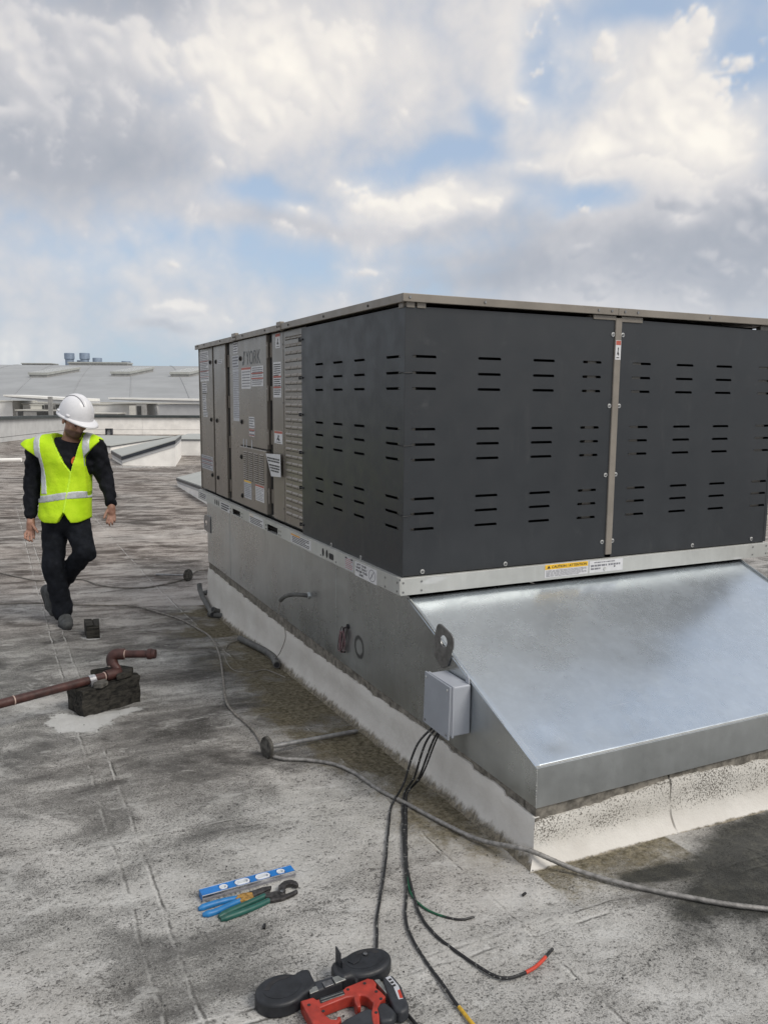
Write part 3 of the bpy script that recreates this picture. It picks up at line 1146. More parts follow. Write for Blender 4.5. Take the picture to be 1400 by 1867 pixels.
def topL(p):
    keys = [(-.953, .198), (-.84, .206), (-.70, .216), (-.5, .214), (-.30, .222), (-.1, .214), (.24, .196), (.6, .192), (.9, .180), (1.3, .172), (1.9, .172), (2.7, .176), (3.75, .184)]
    z = np.interp(p.y, [k[0] for k in keys], [k[1] for k in keys])
    saw = ((p.y * 5.2 + .9 * mnoise.noise((p.y * 1.3, 3, 1))) % 1.0)
    return float(z) - .016 * saw ** 2 * (.4 + .9 * abs(mnoise.noise((p.y * 2.1, 0, 5)))) + .007 * mnoise.noise((p.y * 9, 1, 2)) + .004 * mnoise.noise((p.y * 37, 1, 8))


def topF(p):
    keys = [(.04, .176), (.07, .188), (.22, .190), (.42, .197), (.66, .214), (.70, .214), (.89, .208), (1.2, .190), (2.1, .19)]
    z = float(np.interp(p.x, [k[0] for k in keys], [k[1] for k in keys]))
    z += .009 * mnoise.noise((p.x * 11, 4, 2)) + .004 * mnoise.noise((p.x * 40, 4, 2))
    if abs(p.x - CR - .005) < .0028:
        z -= .075
    return z


flashing('flashing', 420, lambda t: (AX0 + .003, AY1 + (AY0 + .003 - AY1) * t, 0), (-1, 0, 0), (0, .4, 0), (0, -1, 0), topL, .0, .085)
flashing('flashing', 640, lambda t: (AX0 + .003 + (AX1 - AX0) * t, AY0 + .003, 0), (0, -1, 0), (-1, 0, 0), (1, 0, 0), topF, 1.0, .016, .050)
flashing('flashing', 40, lambda t: (AX1 - .003, AY0 + (AY1 - AY0) * t, 0), (1, 0, 0), (0, -1, 0), None, topL, 0, .05)
flashing('flashing', 30, lambda t: (AX0 + (AX1 - AX0) * t, AY1 - .003, 0), (0, 1, 0), None, None, topL, 0, .05)

# ------------------------------------------------------------------ sheet metal curb adapter
ad = thing('curb_adapter', (1.08, 1.4, AZB), 'galvanised sheet metal curb adapter with a long sloping front under the dark unit', 'curb adapter')
TOPV, TOPZ = .024, ZR0 - .003
CRV = -.175
CRZ = AZL + (TOPZ - AZL) * (CRV - AY0) / (TOPV - AY0)


def side_outline():
    return [(AY0, AZB), (AY0, AZL), (CRV, CRZ), (TOPV, TOPZ), (AY1, TOPZ), (AY1, AZB)]


mb = MB()
mb.prism(side_outline(), 0, .003, lambda a, b, c: (AX0 + c, a, b))
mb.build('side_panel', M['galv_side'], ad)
mb = MB()
mb.prism(side_outline(), 0, .003, lambda a, b, c: (AX1 - .003 + c, a, b))
mb.build('side_panel', M['galv_lip'], ad)
mb = MB()
mb.box(AX0 + .004, AX1 - .004, AY1 - .003, AY1, AZB, TOPZ)
mb.build('back_panel', M['galv_lip'], ad)

# sloping sheet, slightly dished as sheet metal is
nx, ny = 72, 64
vs, fs = [], []
prof = []
for j in range(ny + 1):
    s = j / ny
    L1 = math.hypot(CRV - AY0, CRZ - AZL)
    L2 = math.hypot(TOPV - CRV, TOPZ - CRZ)
    d = s * (L1 + L2)
    if d < L1:
        prof.append((AY0 + (CRV - AY0) * d / L1, AZL + (CRZ - AZL) * d / L1))
    else:
        k = (d - L1) / L2
        prof.append((CRV + (TOPV - CRV) * k, CRZ + (TOPZ - CRZ) * k))
for j, (py, pz) in enumerate(prof):
    for i in range(nx + 1):
        x = AX0 - .002 + (AX1 - AX0 + .004) * i / nx
        e = float(sstep(0, 6, min(i, nx - i, j)))
        w = .0045 * mnoise.noise((x * 1.9, py * 2.4, 1.3)) + .0016 * mnoise.noise((x * 5, py * 5, 4.3))
        # a dent near the near corner and a soft dish in the middle
        w -= .007 * math.exp(-(((x - .17) / .05) ** 2 + ((py + .86) / .06) ** 2))
        w -= 0
        dish = .017 * j / ny
        vs.append((x, py - w * e * .45, pz + .0035 + w * e - dish))
for j in range(ny):
    for i in range(nx):
        a = j * (nx + 1) + i
        fs.append((a, a + 1, a + nx + 2, a + nx + 1))
mb = MB()
mb.add(vs, fs, True)
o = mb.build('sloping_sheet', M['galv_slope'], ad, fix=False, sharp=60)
o.modifiers.new('thick', 'SOLIDIFY').thickness = .002
mb = MB()
mb.box(AX0 - .0015, AX1 + .0015, AY0 - .0045, AY0 - .0015, AZB - .001, AZL + .004)
mb.build('front_lip', M['galv_lip'], ad, .0012)
mb = MB()
mb.box(AX0 - .001, AX1 + .001, AY0 - .0015, AY0 + .011, AZL + .0045, AZL + .0065)
mb.build('lip_hem', M['galv_rail'], ad, .0008)
mb = MB()                                  # row of small welds down the corner and along the sloping edge
for k in range(15):
    z = AZB + .008 + (AZL - AZB - .01) * k / 14 + random.uniform(-.002, .002)
    r = random.uniform(.0014, .0028)
    mb.lathe([(.0003, -r), (r, 0), (.0003, r)], (AX0 - .001, AY0 - .003, z), (0, 0, 1), 6)
for k in range(46):
    t = k / 46
    py = AY0 + (CRV - AY0) * t
    pz = AZL + (CRZ - AZL) * t
    r = random.uniform(.0008, .0022)
    mb.lathe([(.0003, -r), (r, 0), (.0003, r)], (AX0 - .001, py, pz + .002), (0, .8, .4), 6)
tag(mb.build('weld_bead', M['galv_rail'], ad), kind='stuff')
for y in (1.56, .853, 3.0):
    mb = MB()
    mb.box(AX0 - .0016, AX0 + .0005, y - .006, y + .006, AZB + .006, TOPZ - .005)
    mb.build('seam_strip', M['galv_side'], ad, .0006)


def lug(outline, hole, hr, x0):
    mb = MB()
    n = 56
    cx, cz = hole
    ring = [(cx + hr * math.cos(2 * math.pi * i / n), cz + hr * .9 * math.sin(2 * math.pi * i / n)) for i in range(n)]
    # outline resampled to n points by angle round the hole, so the plate really has a hole
    P = [Vector((a, b)) for a, b in outline]
    out = []
    for i in range(n):
        d = Vector((math.cos(2 * math.pi * i / n), math.sin(2 * math.pi * i / n)))
        best = None
        for a, b in zip(P, P[1:] + P[:1]):
            e = b - a
            den = d.x * e.y - d.y * e.x
            if abs(den) < 1e-9:
                continue
            w = a - Vector((cx, cz))
            t = (w.x * e.y - w.y * e.x) / den
            s = (w.x * d.y - w.y * d.x) / den
            if t > 0 and -1e-6 <= s <= 1 + 1e-6 and (best is None or t < best):
                best = t
        out.append((cx + d.x * best, cz + d.y * best))
    vs = []
    for x in (x0, x0 - .006):
        vs += [(x, a, b) for a, b in ring] + [(x, a, b) for a, b in out]
    fs = []
    for i in range(n):
        j = (i + 1) % n
        fs += [(i, j, n + j, n + i), (2 * n + i, 3 * n + i, 3 * n + j, 2 * n + j), (i, 2 * n + i, 2 * n + j, j), (n + i, n + j, 3 * n + j, 3 * n + i)]
    mb.add(vs, fs)
    mb.build('lifting_lug', M['steel'], ad, .001)


lug([(-.238, .575), (-.243, .66), (-.256, .700), (-.272, .717), (-.292, .719), (-.375, .699), (-.390, .690), (-.393, .672), (-.392, .640), (-.352, .560), (-.30, .535)], (-.318, .655), .027, AX0 - .001)
lug([(3.60, .64), (3.76, .64), (3.81, .62), (3.82, .60), (3.82, .52), (3.80, .50), (3.60, .50)], (3.75, .572), .032, AX0 - .001)
mb = MB()
mb.lathe([(.013, 0), (.013, .006), (.006, .007)], (AX0 - .0005, .68, .456), (-1, 0, 0), 14)
mb.build('grommet', M['black'], ad)
mb = MB()
mb.lathe([(.02, 0), (.02, .008), (.013, .009)], (AX0 - .0005, 1.27, .487), (-1, 0, 0), 14)
mb.build('grommet', M['galv_lip'], ad)

# ------------------------------------------------------------------ the rooftop unit
un = thing('rooftop_unit', (1.15, 1.9, ZR0), 'big rooftop air conditioner with slotted charcoal guards on two sides and taupe doors', 'rooftop unit')
# base rail
mb = MB()
mb.box(.001, UW, .0, .004, ZR0, ZR1)
mb.box(.001, UW, .0045, .030, ZR1 - .004, ZR1)
mb.box(.001, UW, .0045, .030, ZR0, ZR0 + .004)
mb.build('base_rail', M['galv_rail'], un, .0012)
mb = MB()
# left rail as pieces round its fork pockets and lifting holes
pk = [(2.737, 2.535, .782, .822), (1.90, 1.689, .774, .826)]
cuts = sorted([UL] + [v for a, b, _, _ in pk for v in (a, b)] + [.012], reverse=True)
for i in range(0, len(cuts), 2):
    mb.box(-.001, .003, cuts[i + 1], cuts[i], ZR0 + .0005, ZR1)
for a, b, z0, z1 in pk:
    mb.box(-.001, .003, b, a, z1, ZR1)
    mb.box(-.001, .003, b, a, ZR0 + .0005, z0)
mb.box(.0035, .034, .034, UL, ZR1 - .004, ZR1)
mb.box(.0035, .034, .034, UL, ZR0 + .0005, ZR0 + .004)
mb.build('base_rail', M['galv_rail'], un, .0008)
mb = MB()
mb.box(.0035, .010, .0045, .012, ZR0 + .004, ZR1 - .006)
mb.box(-.0035, .0005, .0005, .0075, ZR0 + .006, ZR1 - .010)
mb.build('corner_strip', M['galv_rail'], un)
mb = MB()
mb.box(UW - .004, UW, .035, UL, ZR0, ZR1)
mb.box(.035, UW - .005, UL - .004, UL, ZR0, ZR1)
mb.build('base_rail', M['galv_rail'], un)
mb = MB()
mb.box(.05, UW - .05, .05, UL - .05, ZR0 + .002, ZR1 - .006)
mb.build('base_pan', M['black'], un)


def disc_part(name, fr, a, b, r, c0, c1, material, parent, seg=12):
    mb = MB()
    pts = [(a + r * math.cos(2 * math.pi * i / seg), b + r * math.sin(2 * math.pi * i / seg)) for i in range(seg)]
    mb.prism(pts, c0, c1, fr, True)
    return mb.build(name, material, parent)


LR = lambda a, b, c: (-.001 - c, -a, b)
FR = lambda a, b, c: (a, .0 - c, b)
for y in (3.253, 3.20, 3.150, .917, .862):
    mb = MB()
    mb.prism([(-y + .014 * math.cos(t), .811 + .022 * math.sin(t)) for t in [2 * math.pi * i / 12 for i in range(12)]], 0, .0008, LR)
    mb.build('lifting_hole', M['ink'], un)
mb = MB()
mb.prism([(-.832, .797), (-.832, .817), (-.824, .823), (-.776, .823), (-.768, .817), (-.768, .797), (-.776, .791), (-.824, .791)], 0, .0008, LR)
mb.build('lifting_hole', M['ink'], un)
# rivets
rivs = []
for (y, z) in [(.15, .828), (.15, .786), (.028, .829), (.03, .79), (.95, .79), (.735, .79)]:
    rivs.append((LR, -y, z))
for y in (2.80, 2.775, 2.50, 2.475, 1.93, 1.915, 1.66, 1.63):
    for z in (.79, .815):
        rivs.append((LR, -y, z))
for (x, z) in [(.014, .832), (.014, .790), (.105, .832), (.105, .791), (1.20, .81), (2.18, .835), (2.18, .793), (2.285, .835), (2.285, .793)]:
    rivs.append((FR, x, z))
rv = None
for fr, a, b in rivs:
    disc_part('rivet', fr, a, b, .0048, 0, .0022, M['steel'], un, 8)

# cabinet: dark coil section at the near end, taupe cabinet behind
mb = MB()
mb.box(.11, UW - .11, .11, 1.33, ZR1, ZT - .04)
mb.build('coil_core', M['coil'], un)
mb = MB()
mb.box(.055, UW - .055, 1.34, UL - .03, ZR1, ZT - .036)
mb.build('cabinet', M['black'], un)
mb = MB()
mb.box(UW - .05, UW - .03, 1.34, UL - .02, ZR1, ZT - .036)
mb.box(.06, UW - .052, UL - .03, UL - .02, ZR1, ZT - .036)
mb.build('back_cladding', M['taupe'], un)
# corner posts and mullions seen through the slots
for x0, x1 in ((.036, .085), (1.012, 1.066), (1.285, 1.345), (2.17, 2.25)):
    mb = MB()
    mb.box(x0, x1, .040, .07, ZR1, ZT - .036)
    mb.build('post', M['taupe'], un, .002)
mb = MB()
mb.box(.040, .07, .075, .12, ZR1, ZT - .036)
mb.build('post', M['taupe'], un, .002)
mb = MB()
mb.box(UW - .06, UW - .03, .075, .13, ZR1, ZT - .036)
mb.build('post', M['taupe'], un, .002)
# central mullion proud between the two front guards
mb = MB()
mb.box(1.150, 1.189, .012, .038, .868, 2.024)
mb.build('mullion', M['taupe_flat'], un, .004)
mb = MB()
mb.box(1.016, 1.152, .014, .024, 2.012, 2.032)
mb.box(1.187, 1.318, .014, .024, 2.006, 2.032)
mb.build('mullion_bracket', M['taupe_flat'], un, .002)
for x0, x1 in ((.024, .062), (.073, .115)):
    mb = MB()
    mb.box(x0, x1, .014, .03, 2.012, 2.035)
    mb.build('corner_bracket', M['taupe_flat'], un, .002)
mb = MB()
mb.box(.014, .03, .032, .075, 2.012, 2.035)
mb.build('corner_bracket', M['taupe_flat'], un, .002)

# top cover: folded flange all round, two pieces on the front
FZ0 = 2.034
mb = MB()
mb.box(.012, UW - .012, .012, UL - .012, ZT - .028, ZT - .006)
mb.build('top_cover', M['taupe_flat'], un)
mb = MB()
mb.box(-.002, 1.150, -.002, .0115, FZ0, ZT)
mb.build('top_flange', M['taupe_flat'], un, .002)
mb = MB()
mb.box(1.1515, UW, -.002, .0115, FZ0, ZT)
mb.build('top_flange', M['taupe_flat'], un, .002)
for y0, y1, zz in ((.0125, 1.60, ZT), (1.62, 2.60, ZT - .004), (2.62, UL, ZT - .007)):
    mb = MB()
    mb.box(-.002, .0115, y0, y1, zz - .036, zz)
    mb.build('top_flange', M['taupe_flat'], un, .002)
mb = MB()
mb.box(UW - .0115, UW, .0125, UL, FZ0, ZT)
mb.box(.0125, UW - .0125, UL - .0115, UL, FZ0, ZT)
mb.build('top_flange', M['taupe_flat'], un, .002)
for y0, y1 in ((1.585, 1.66), (2.565, 2.665)):
    mb = MB()
    mb.box(-.007, .02, y0, y1, ZT - .040, ZT + .011)
    mb.build('flange_splice', M['taupe_flat'], un, .003)
    for dy in (.012, .05):
        disc_part('screw', lambda a, b, c: (-.0075 - c, -a, b), -(y0 + dy), ZT - .018, .006, 0, .003, M['black'], un, 8)
for x in (.03, 1.03, 1.11, 1.19, 1.27, .40, 1.75):
    disc_part('screw', lambda a, b, c: (a, -.0025 - c, b), x, ZT - .016, .006, 0, .003, M['steel'], un, 8)
for y in (.35, .9, 1.45, 1.9, 2.4, 3.0, 3.5, 3.72, 3.78):
    disc_part('screw', lambda a, b, c: (-.0025 - c, -a, b), -y, ZT - .020, .006, 0, .003, M['black'], un, 8)

# ---- slotted guards
ROWS = [1.811, 1.742, 1.675, 1.501, 1.4345, 1.368, 1.197, 1.131, 1.063]


def guard(fr, a0, a1, b0, b1, slots, sh=.0118, top_drop=0.0, name='hail_guard'):
    """sheet with real slots: cut into cells along the slot edges"""
    xs = sorted(set([a0, a1] + [v for s in slots for v in s[:2]]))
    zs = [b0]
    for z in sorted(ROWS):
        zs += [z - sh / 2, z + sh / 2]
    zs.append(b1)
    mb = MB()
    idx = {}
    vs, fs = [], []

    def vid(x, z):
        k = (round(x, 5), round(z, 5))
        if k not in idx:
            zz = z - top_drop * (x - a0) / (a1 - a0) if z == b1 else z
            w = 0.0
            idx[k] = len(vs)
            vs.append((x, zz, w))
        return idx[k]
    holes = set()
    for s in slots:
        for r, z in enumerate(ROWS):
            if len(s) > 2 and r not in s[2]:
                continue
            holes.add((round(s[0], 5), round(z - sh / 2, 5)))
    for i in range(len(xs) - 1):
        for j in range(len(zs) - 1):
            x0, x1, z0, z1 = xs[i], xs[i + 1], zs[j], zs[j + 1]
            if (round(x0, 5), round(z0, 5)) in holes:
                e, q = .0045, sh / 2 - .001      # rounded slot ends
                for (cx, cz, dx, dz) in ((x0, z0, 1, 1), (x1, z0, -1, 1), (x0, z1, 1, -1), (x1, z1, -1, -1)):
                    fs.append([vid(cx, cz), vid(cx + dx * e, cz), vid(cx, cz + dz * q)])
                continue
            n = max(1, int((x1 - x0) / .12))
            n2 = max(1, int((z1 - z0) / .12))
            for a in range(n):
                for b in range(n2):
                    xa, xb = x0 + (x1 - x0) * a / n, x0 + (x1 - x0) * (a + 1) / n
                    za, zb = z0 + (z1 - z0) * b / n2, z0 + (z1 - z0) * (b + 1) / n2
                    fs.append([vid(xa, za), vid(xb, za), vid(xb, zb), vid(xa, zb)])
    mb.add([fr(*v) for v in vs], fs, False)
    o = mb.build(name, M['guard'], un, fix=False)
    me = o.data
    nrm = sum((p.normal for p in me.polygons), Vector())
    want = Vector(fr(0, 0, 1)) - Vector(fr(0, 0, 0))
    if nrm.dot(want) < 0:
        me.flip_normals()
    sd_ = o.modifiers.new('thick', 'SOLIDIFY')
    sd_.thickness = .0025
    sd_.offset = -1
    return o


GL = lambda a, b, c: (.02 - c, -a, b)
GF = lambda a, b, c: (a, .02 - c, b)
g1 = guard(GL, -1.292, -.0195, .846, 2.018, [(-1.076, -.966), (-.82, -.70), (-.553, -.432), (-.198, -.067)])
g2 = guard(GF, .0195, 1.150, .856, 2.018, [(.056, .173), (.384, .505), (.681, .802), (.966, 1.078)])
g3 = guard(GF, 1.188, 2.300, .856, 2.020, [(1.271, 1.39), (1.56, 1.676), (1.838, 1.953), (2.155, 2.27)], top_drop=.014)
g4 = guard(lambda a, b, c: (UW - .02 + c, a, b), .02, 1.29, .846, 2.018, [(.067, .198), (.432, .553), (.70, .82), (.966, 1.076)])


def washer(fr, a, b, parent, c=.001):
    mb = MB()
    n = 14
    for r, c0, c1, m_ in ((.0105, c, c + .0022, 0), (.0058, c + .0024, c + .0065, 1)):
        mb.cur = m_
        mb.prism([(a + r * math.cos(2 * math.pi * i / n), b + r * math.sin(2 * math.pi * i / n)) for i in range(n)], c0, c1, fr, True)
    return mb.build('screw', [M['screw'], M['steel']], parent)


for (x, z, p) in [(1.140, 1.945, g2), (1.2, 1.945, g3), (1.136, 1.605, g2), (1.197, 1.605, g3), (1.132, 1.268, g2), (1.196, 1.269, g3), (1.129, .934, g2), (1.195, .936, g3),
                  (1.743, .873, g3), (2.185, .878, g3), (.118, .871, g2), (.558, .870, g2)]:
    washer(GF, x, z, p)
for (y, z) in [(.846, .862), (.465, .862)]:
    washer(GL, -y, z, g1)
for z in (1.957, 1.746, 1.539, 1.323, 1.121, .906):
    mb = MB()
    mb.box(-1.318, -1.268, z - .006, z + .004, .001, .006, GL)
    mb.box(-1.325, -1.312, z - .011, z + .008, -.006, .008, GL)
    mb.build('clip', M['black'], g1, .001)
for z in (1.742, 1.431, 1.125):
    mb = MB()
    mb.tube([(.019, .068, z - .002), (.016, .04, z), (.016, .016, z - .002), (.04, .016, z - .001), (.06, .0185, z)], .0022, 6)
    mb.build('cable_tie', M['black'], g1)

# ---- taupe panels on the left side (frame LEFT, face at x = .032)
PB, PT = .868, 2.028


def panel(name, a0, a1, b0=PB, b1=PT, c0=-.020, c1=0.0, bev=.004):
    mb = MB()
    mb.box(a0, a1, b0, b1, c0, c1, LEFT)
    return mb.build(name, M['taupe'], un, bev)


pA = panel('access_panel', -3.815, -3.385)
pB = panel('door', -3.325, -2.972, c1=.004)
pC = panel('access_panel', -2.865, -2.600)
pD = panel('door', -2.597, -1.950, 1.300, PT, c1=.010)
pL = panel('door', -2.585, -1.958, .874, 1.292, c1=.016, bev=.006)
pE = panel('access_panel', -1.862, -1.648)
pV = panel('louvered_panel', -1.644, -1.262, c1=-.002)
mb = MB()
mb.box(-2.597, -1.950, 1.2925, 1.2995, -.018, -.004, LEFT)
mb.build('gap_shade', M['black'], un)  # black strip standing in for the shade between the two doors
mb = MB()
mb.box(-3.832, -3.818, PB - .01, PT + .01, -.03, .006, LEFT)
mb.build('corner_post', M['taupe_flat'], un, .002)
# hinge recess beside the doors: cavity shade put in as a black strip, plus hinge barrels
for a0, a1, zs in ((-2.968, -2.869, (1.90, 1.60, 1.30, .97)), (-1.946, -1.866, (1.93, 1.66, 1.38, 1.0))):
    mb = MB()
    mb.box(a0, a1, PB, PT, -.022, -.016, LEFT)
    mb.build('hinge_recess', M['taupe'], un)
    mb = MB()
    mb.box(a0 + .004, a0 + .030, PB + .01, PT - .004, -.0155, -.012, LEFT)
    mb.build('recess_shade', M['black'], un)
    for z in zs:
        mb = MB()
        y = -(a0 + .010)
        mb.tube([(.027, y, z - .05), (.027, y, z + .05)], .007, 8)
        mb.box(a0 + .014, a0 + .05, z - .045, z + .045, -.0155, -.009, LEFT)
        mb.build('hinge', M['taupe_flat'], un)
        disc_part('screw', LEFT, a0 + .004, z + .03, .006, .0, .010, M['screw'], un, 8)


def latch(parent, a, z, c):
    mb = MB()
    n = 14
    mb.prism([(a + .017 * math.cos(2 * math.pi * i / n), z + .017 * math.sin(2 * math.pi * i / n)) for i in range(n)], c, c + .006, LEFT, True)
    mb.prism([(a + .010 * math.cos(2 * math.pi * i / n), z + .010 * math.sin(2 * math.pi * i / n)) for i in range(n)], c + .0062, c + .011, LEFT, True)
    mb.build('latch', M['black'], parent, .001)


for a, z, p, c in [(-3.450, 1.909, pA, 0), (-3.250, 1.906, pB, .004), (-3.450, 1.454, pA, 0), (-3.250, 1.452, pB, .004), (-3.450, 1.006, pA, 0), (-3.250, 1.002, pB, .004),
                   (-2.541, 1.902, pD, .010), (-2.526, 1.463, pD, .010), (-2.530, 1.216, pL, .016), (-2.520, .940, pL, .016)]:
    latch(p, a, z, c)
for z in (1.95, 1.6, 1.25, .95):
    disc_part('screw', LEFT, -1.657, z, .005, 0, .003, M['steel'], un, 8)
    disc_part('screw', LEFT, -3.808, z, .005, 0, .003, M['steel'], un, 8)
# long louvers: three columns
lm = MB()
lw, lh = .107, .019
sec = [(0, 0), (lh * .15, .0050), (lh * .55, .0056), (lh, .0)]
vs = []
for a in (0, .006, lw - .006, lw):
    k = 0 if a in (0, lw) else 1
    for (b, c) in sec:
        vs.append((a, b, c * k))
fs = []
for i in range(3):
    for j in range(3):
        p = i * 4 + j
        fs.append((p, p + 1, p + 5, p + 4))
fs.append((0, 4, 8, 12))
for (p, q) in ((0, 1), (12, 13)):
    pass
mesh_l = None
for r in range(25):
    z = 1.972 - r * (1.972 - .925) / 24
    for cidx in range(3):
        a = -1.615 + cidx * .112
        if mesh_l is None:
            lm.add([LEFT(v[0], v[1], v[2]) for v in vs], fs, False)
            first = lm.build('louver', M['taupe'], pV)
            mesh_l = first.data
            o = first
        else:
            o = first.copy()
            COL.objects.link(o)
            o.parent = pV
        o.matrix_parent_inverse = root_inv(pV)
        o.location = Vector(LEFT(a, z, -.0018)) - Vector(LEFT(0, 0, 0))
# dark slot under each louver
slm = MB()
for r in range(25):
    z = 1.972 - r * (1.972 - .925) / 24
    for cidx in range(3):
        a = -1.615 + cidx * .112
        slm.box(a + .004, a + lw - .004, z - .0025, z + .0005, -.0018, -.0008, LEFT)
tag(slm.build('louver_slots', M['black'], pV), kind='stuff')
# small grille of the lower door
first2 = None
sm = MB()
for r in range(14):
    z = 1.252 - r * .0142
    for cidx in range(4):
        a = -2.478 + cidx * .124
        if first2 is None:
            k = MB()
            vv = [(x * .94 if x else 0, b * .50, c * .8) for (x, b, c) in vs]
            k.add([LEFT(*v) for v in vv], fs, False)
            first2 = k.build('louver', M['taupe'], pL)
            o = first2
        else:
            o = first2.copy()
            COL.objects.link(o)
            o.parent = pL
        o.matrix_parent_inverse = root_inv(pL)
        o.location = Vector(LEFT(a, z, .0162)) - Vector(LEFT(0, 0, 0))
        sm.box(a + .004, a + .095, z - .003, z + .0003, .0161, .0168, LEFT)
tag(sm.build('louver_slots', M['black'], pL), kind='stuff')
mb = MB()
for a in (-2.50, -2.43, -2.30):
    mb.box(a, a + .018, 1.292, 1.345, .0102, .0115, LEFT)
mb.build('scuffed_tape', M['label2'], pD)

# ---- labels
sticker(LEFT, pA, -3.80, -3.50, 1.763, 2.004, .0, rows=16, bands=[(.66, .68, 'ink_red'), (.33, .35, 'ink_red'), (.14, .155, 'ink_red')])
sticker(LEFT, pA, -3.735, -3.58, 1.664, 1.750, .0, rows=4, bands=[(.0, .06, 'ink')])
sticker(LEFT, pA, -3.735, -3.615, 1.604, 1.654, .0, rows=3)
sticker(LEFT, pA, -3.725, -3.605, 1.520, 1.598, .0, rows=4)
sticker(LEFT, pA, -3.72, -3.57, 1.472, 1.515, .0, rows=3)
sticker(LEFT, pA, -3.81, -3.43, 1.038, 1.152, .0, base='label2', rows=7, bands=[(.68, .72, 'ink_red'), (.40, .43, 'ink_red')])
sticker(LEFT, pB, -3.211, -3.055, 1.889, 1.917, .004, rows=2)
sticker(LEFT, pC, -2.757, -2.638, 1.945, 2.022, .0, rows=4)
sticker(LEFT, pC, -2.788, -2.618, 1.838, 1.930, .0, rows=4, base='label2')
sticker(LEFT, pC, -2.780, -2.606, 1.463, 1.833, .0, rows=26, base='label2', fill=.3)
sticker(LEFT, pD, -2.520, -2.292, 1.692, 1.838, .010, head='label_red', headh=.11, rows=6, fill=.35)
sticker(LEFT, pD, -2.276, -2.014, 1.706, 1.838, .010, rows=9, bands=[(.62, .68, 'label_red'), (.36, .42, 'label_red')])
sticker(LEFT, pD, -2.350, -2.222, 1.428, 1.503, .010, rows=4)
sticker(LEFT, pD, -2.350, -2.222, 1.370, 1.420, .010, rows=2, bands=[(.80, .97, 'label_red'), (.1, .2, 'ink_red')])
sticker(LEFT, pE, -1.788, -1.700, 1.933, 2.021, .0, head='label_red', headh=.22, rows=3, picture=True, ink='ink')
sticker(LEFT, pE, -1.836, -1.688, 1.634, 1.850, .0, rows=15, ink='ink', bands=[(.56, .61, 'label_red'), (.27, .31, 'label_red')])
sticker(LEFT, pE, -1.827, -1.672, 1.349, 1.428, .0, head='label_red', headh=.2, rows=3, picture=True, ink='ink')
# hanging notice, slewed
skew = lambda a, b, c: LEFT(a + (1.281 - b) * .35 * (1 if a < -1.8 else .05), b, c)
mb = MB()
q = [(-1.955, 1.276), (-1.662, 1.288), (-1.655, 1.148), (-1.845, 1.138)]
mb.prism(q, .0185, .0197, LEFT)
s = mb.build('notice', M['label'], un)
pm = MB()
for r, (z, l, rr) in enumerate([(1.252, -1.925, -1.68), (1.236, -1.91, -1.68), (1.210, -1.885, -1.675), (1.193, -1.87, -1.675), (1.176, -1.85, -1.69)]):
    x = l
    while x < rr:
        w = min(random.uniform(.012, .03), rr - x)
        pm.box(x, x + w, z - .005, z + .005, .0198, .0203, LEFT)
        x += w + .006
pm.build('lettering', M['ink'], s)
sticker(LEFT, pL, -2.474, -2.295, .934, 1.060, .016, head='label_yellow', headh=.10, rows=8, fill=.35, base='label2')
sticker(LEFT, pL, -2.200, -2.010, .946, 1.056, .016, head='label_red', headh=.12, rows=8, fill=.35)
# maker's lettering, grey on the taupe door
mb = MB()
mb.prism([(-2.492, 1.853), (-2.468, 1.853), (-2.445, 1.875), (-2.445, 1.946), (-2.462, 1.946), (-2.462, 1.882), (-2.492, 1.876)], .0102, .0108, LEFT)
mb.prism([(-2.437, 1.915), (-2.428, 1.946), (-2.440, 1.946)], .0102, .0108, LEFT)
lg = mb.build('emblem', M['logo'], pD)
text_mesh('YORK', LEFT, -2.405, -2.075, 1.853, 1.945, .0102, 'lettering', pD, M['logo'])
# rail labels
sticker(LR, un, -3.79, -3.54, .789, .837, .0, rows=3, ink='ink')
s = sticker(LR, un, -3.075, -2.815, .774, .834, .0, rows=3, ink='ink', fill=.6)
sticker(LR, un, -2.303, -1.976, .779, .842, .0, rows=5, ink='ink', bands=[(.82, .97, 'label')])
mb = MB()
mb.box(-2.30, -2.20, .829, .841, .0014, .002, LR)
mb.build('header', M['label_yellow'], un)
sticker(LR, un, -1.435, -1.103, .785, .838, .0, rows=5, ink='ink')
mb = MB()
mb.box(-1.432, -1.28, .828, .8375, .0014, .002, LR)
mb.build('header', M['label_orange'], un)
s = sticker(LR, un, -.613, -.513, .781, .843, .0, rows=6, ink='ink_red', base='label2', fill=.35)
mb = MB()
mb.box(-.609, -.588, .835, .8425, .0014, .002, LR)
mb.box(-.538, -.517, .835, .8425, .0014, .002, LR)
mb.build('band', M['ink'], s)
s = sticker(LR, un, -.488, -.239, .772, .842, .0, rows=0)
for i, (tx, a0, a1) in enumerate([('LIFT ONE', -.468, -.355), ('UNIT ONLY', -.475, -.345), ('FROM THIS', -.475, -.345), ('END', -.435, -.385)]):
    text_mesh(tx, LR, a0, a1, .8265 - i * .0158, .8375 - i * .0158, .0014, 'lettering', s, M['ink'], .0005, .012)
mb = MB()
n = 24
for i in range(n):
    t0, t1 = 2 * math.pi * i / n, 2 * math.pi * (i + 1) / n
    P_ = [(-.290 + r * math.cos(t) * 1.3, .807 + r * math.sin(t)) for t, r in ((t0, .026), (t1, .026), (t1, .0285), (t0, .0285))]
    mb.prism(P_, .0014, .0019, LR)
mb.prism([(-.312, .787), (-.309, .785), (-.268, .827), (-.271, .829)], .0014, .0019, LR)
mb.prism([(-.300, .812), (-.297, .812), (-.280, .800), (-.283, .800)], .0014, .0019, LR)
mb.build('no_lift_symbol', M['ink_grey'], s)
s = sticker(FR, un, .772, 1.031, .787, .850, .0, rows=0)
mb = MB()
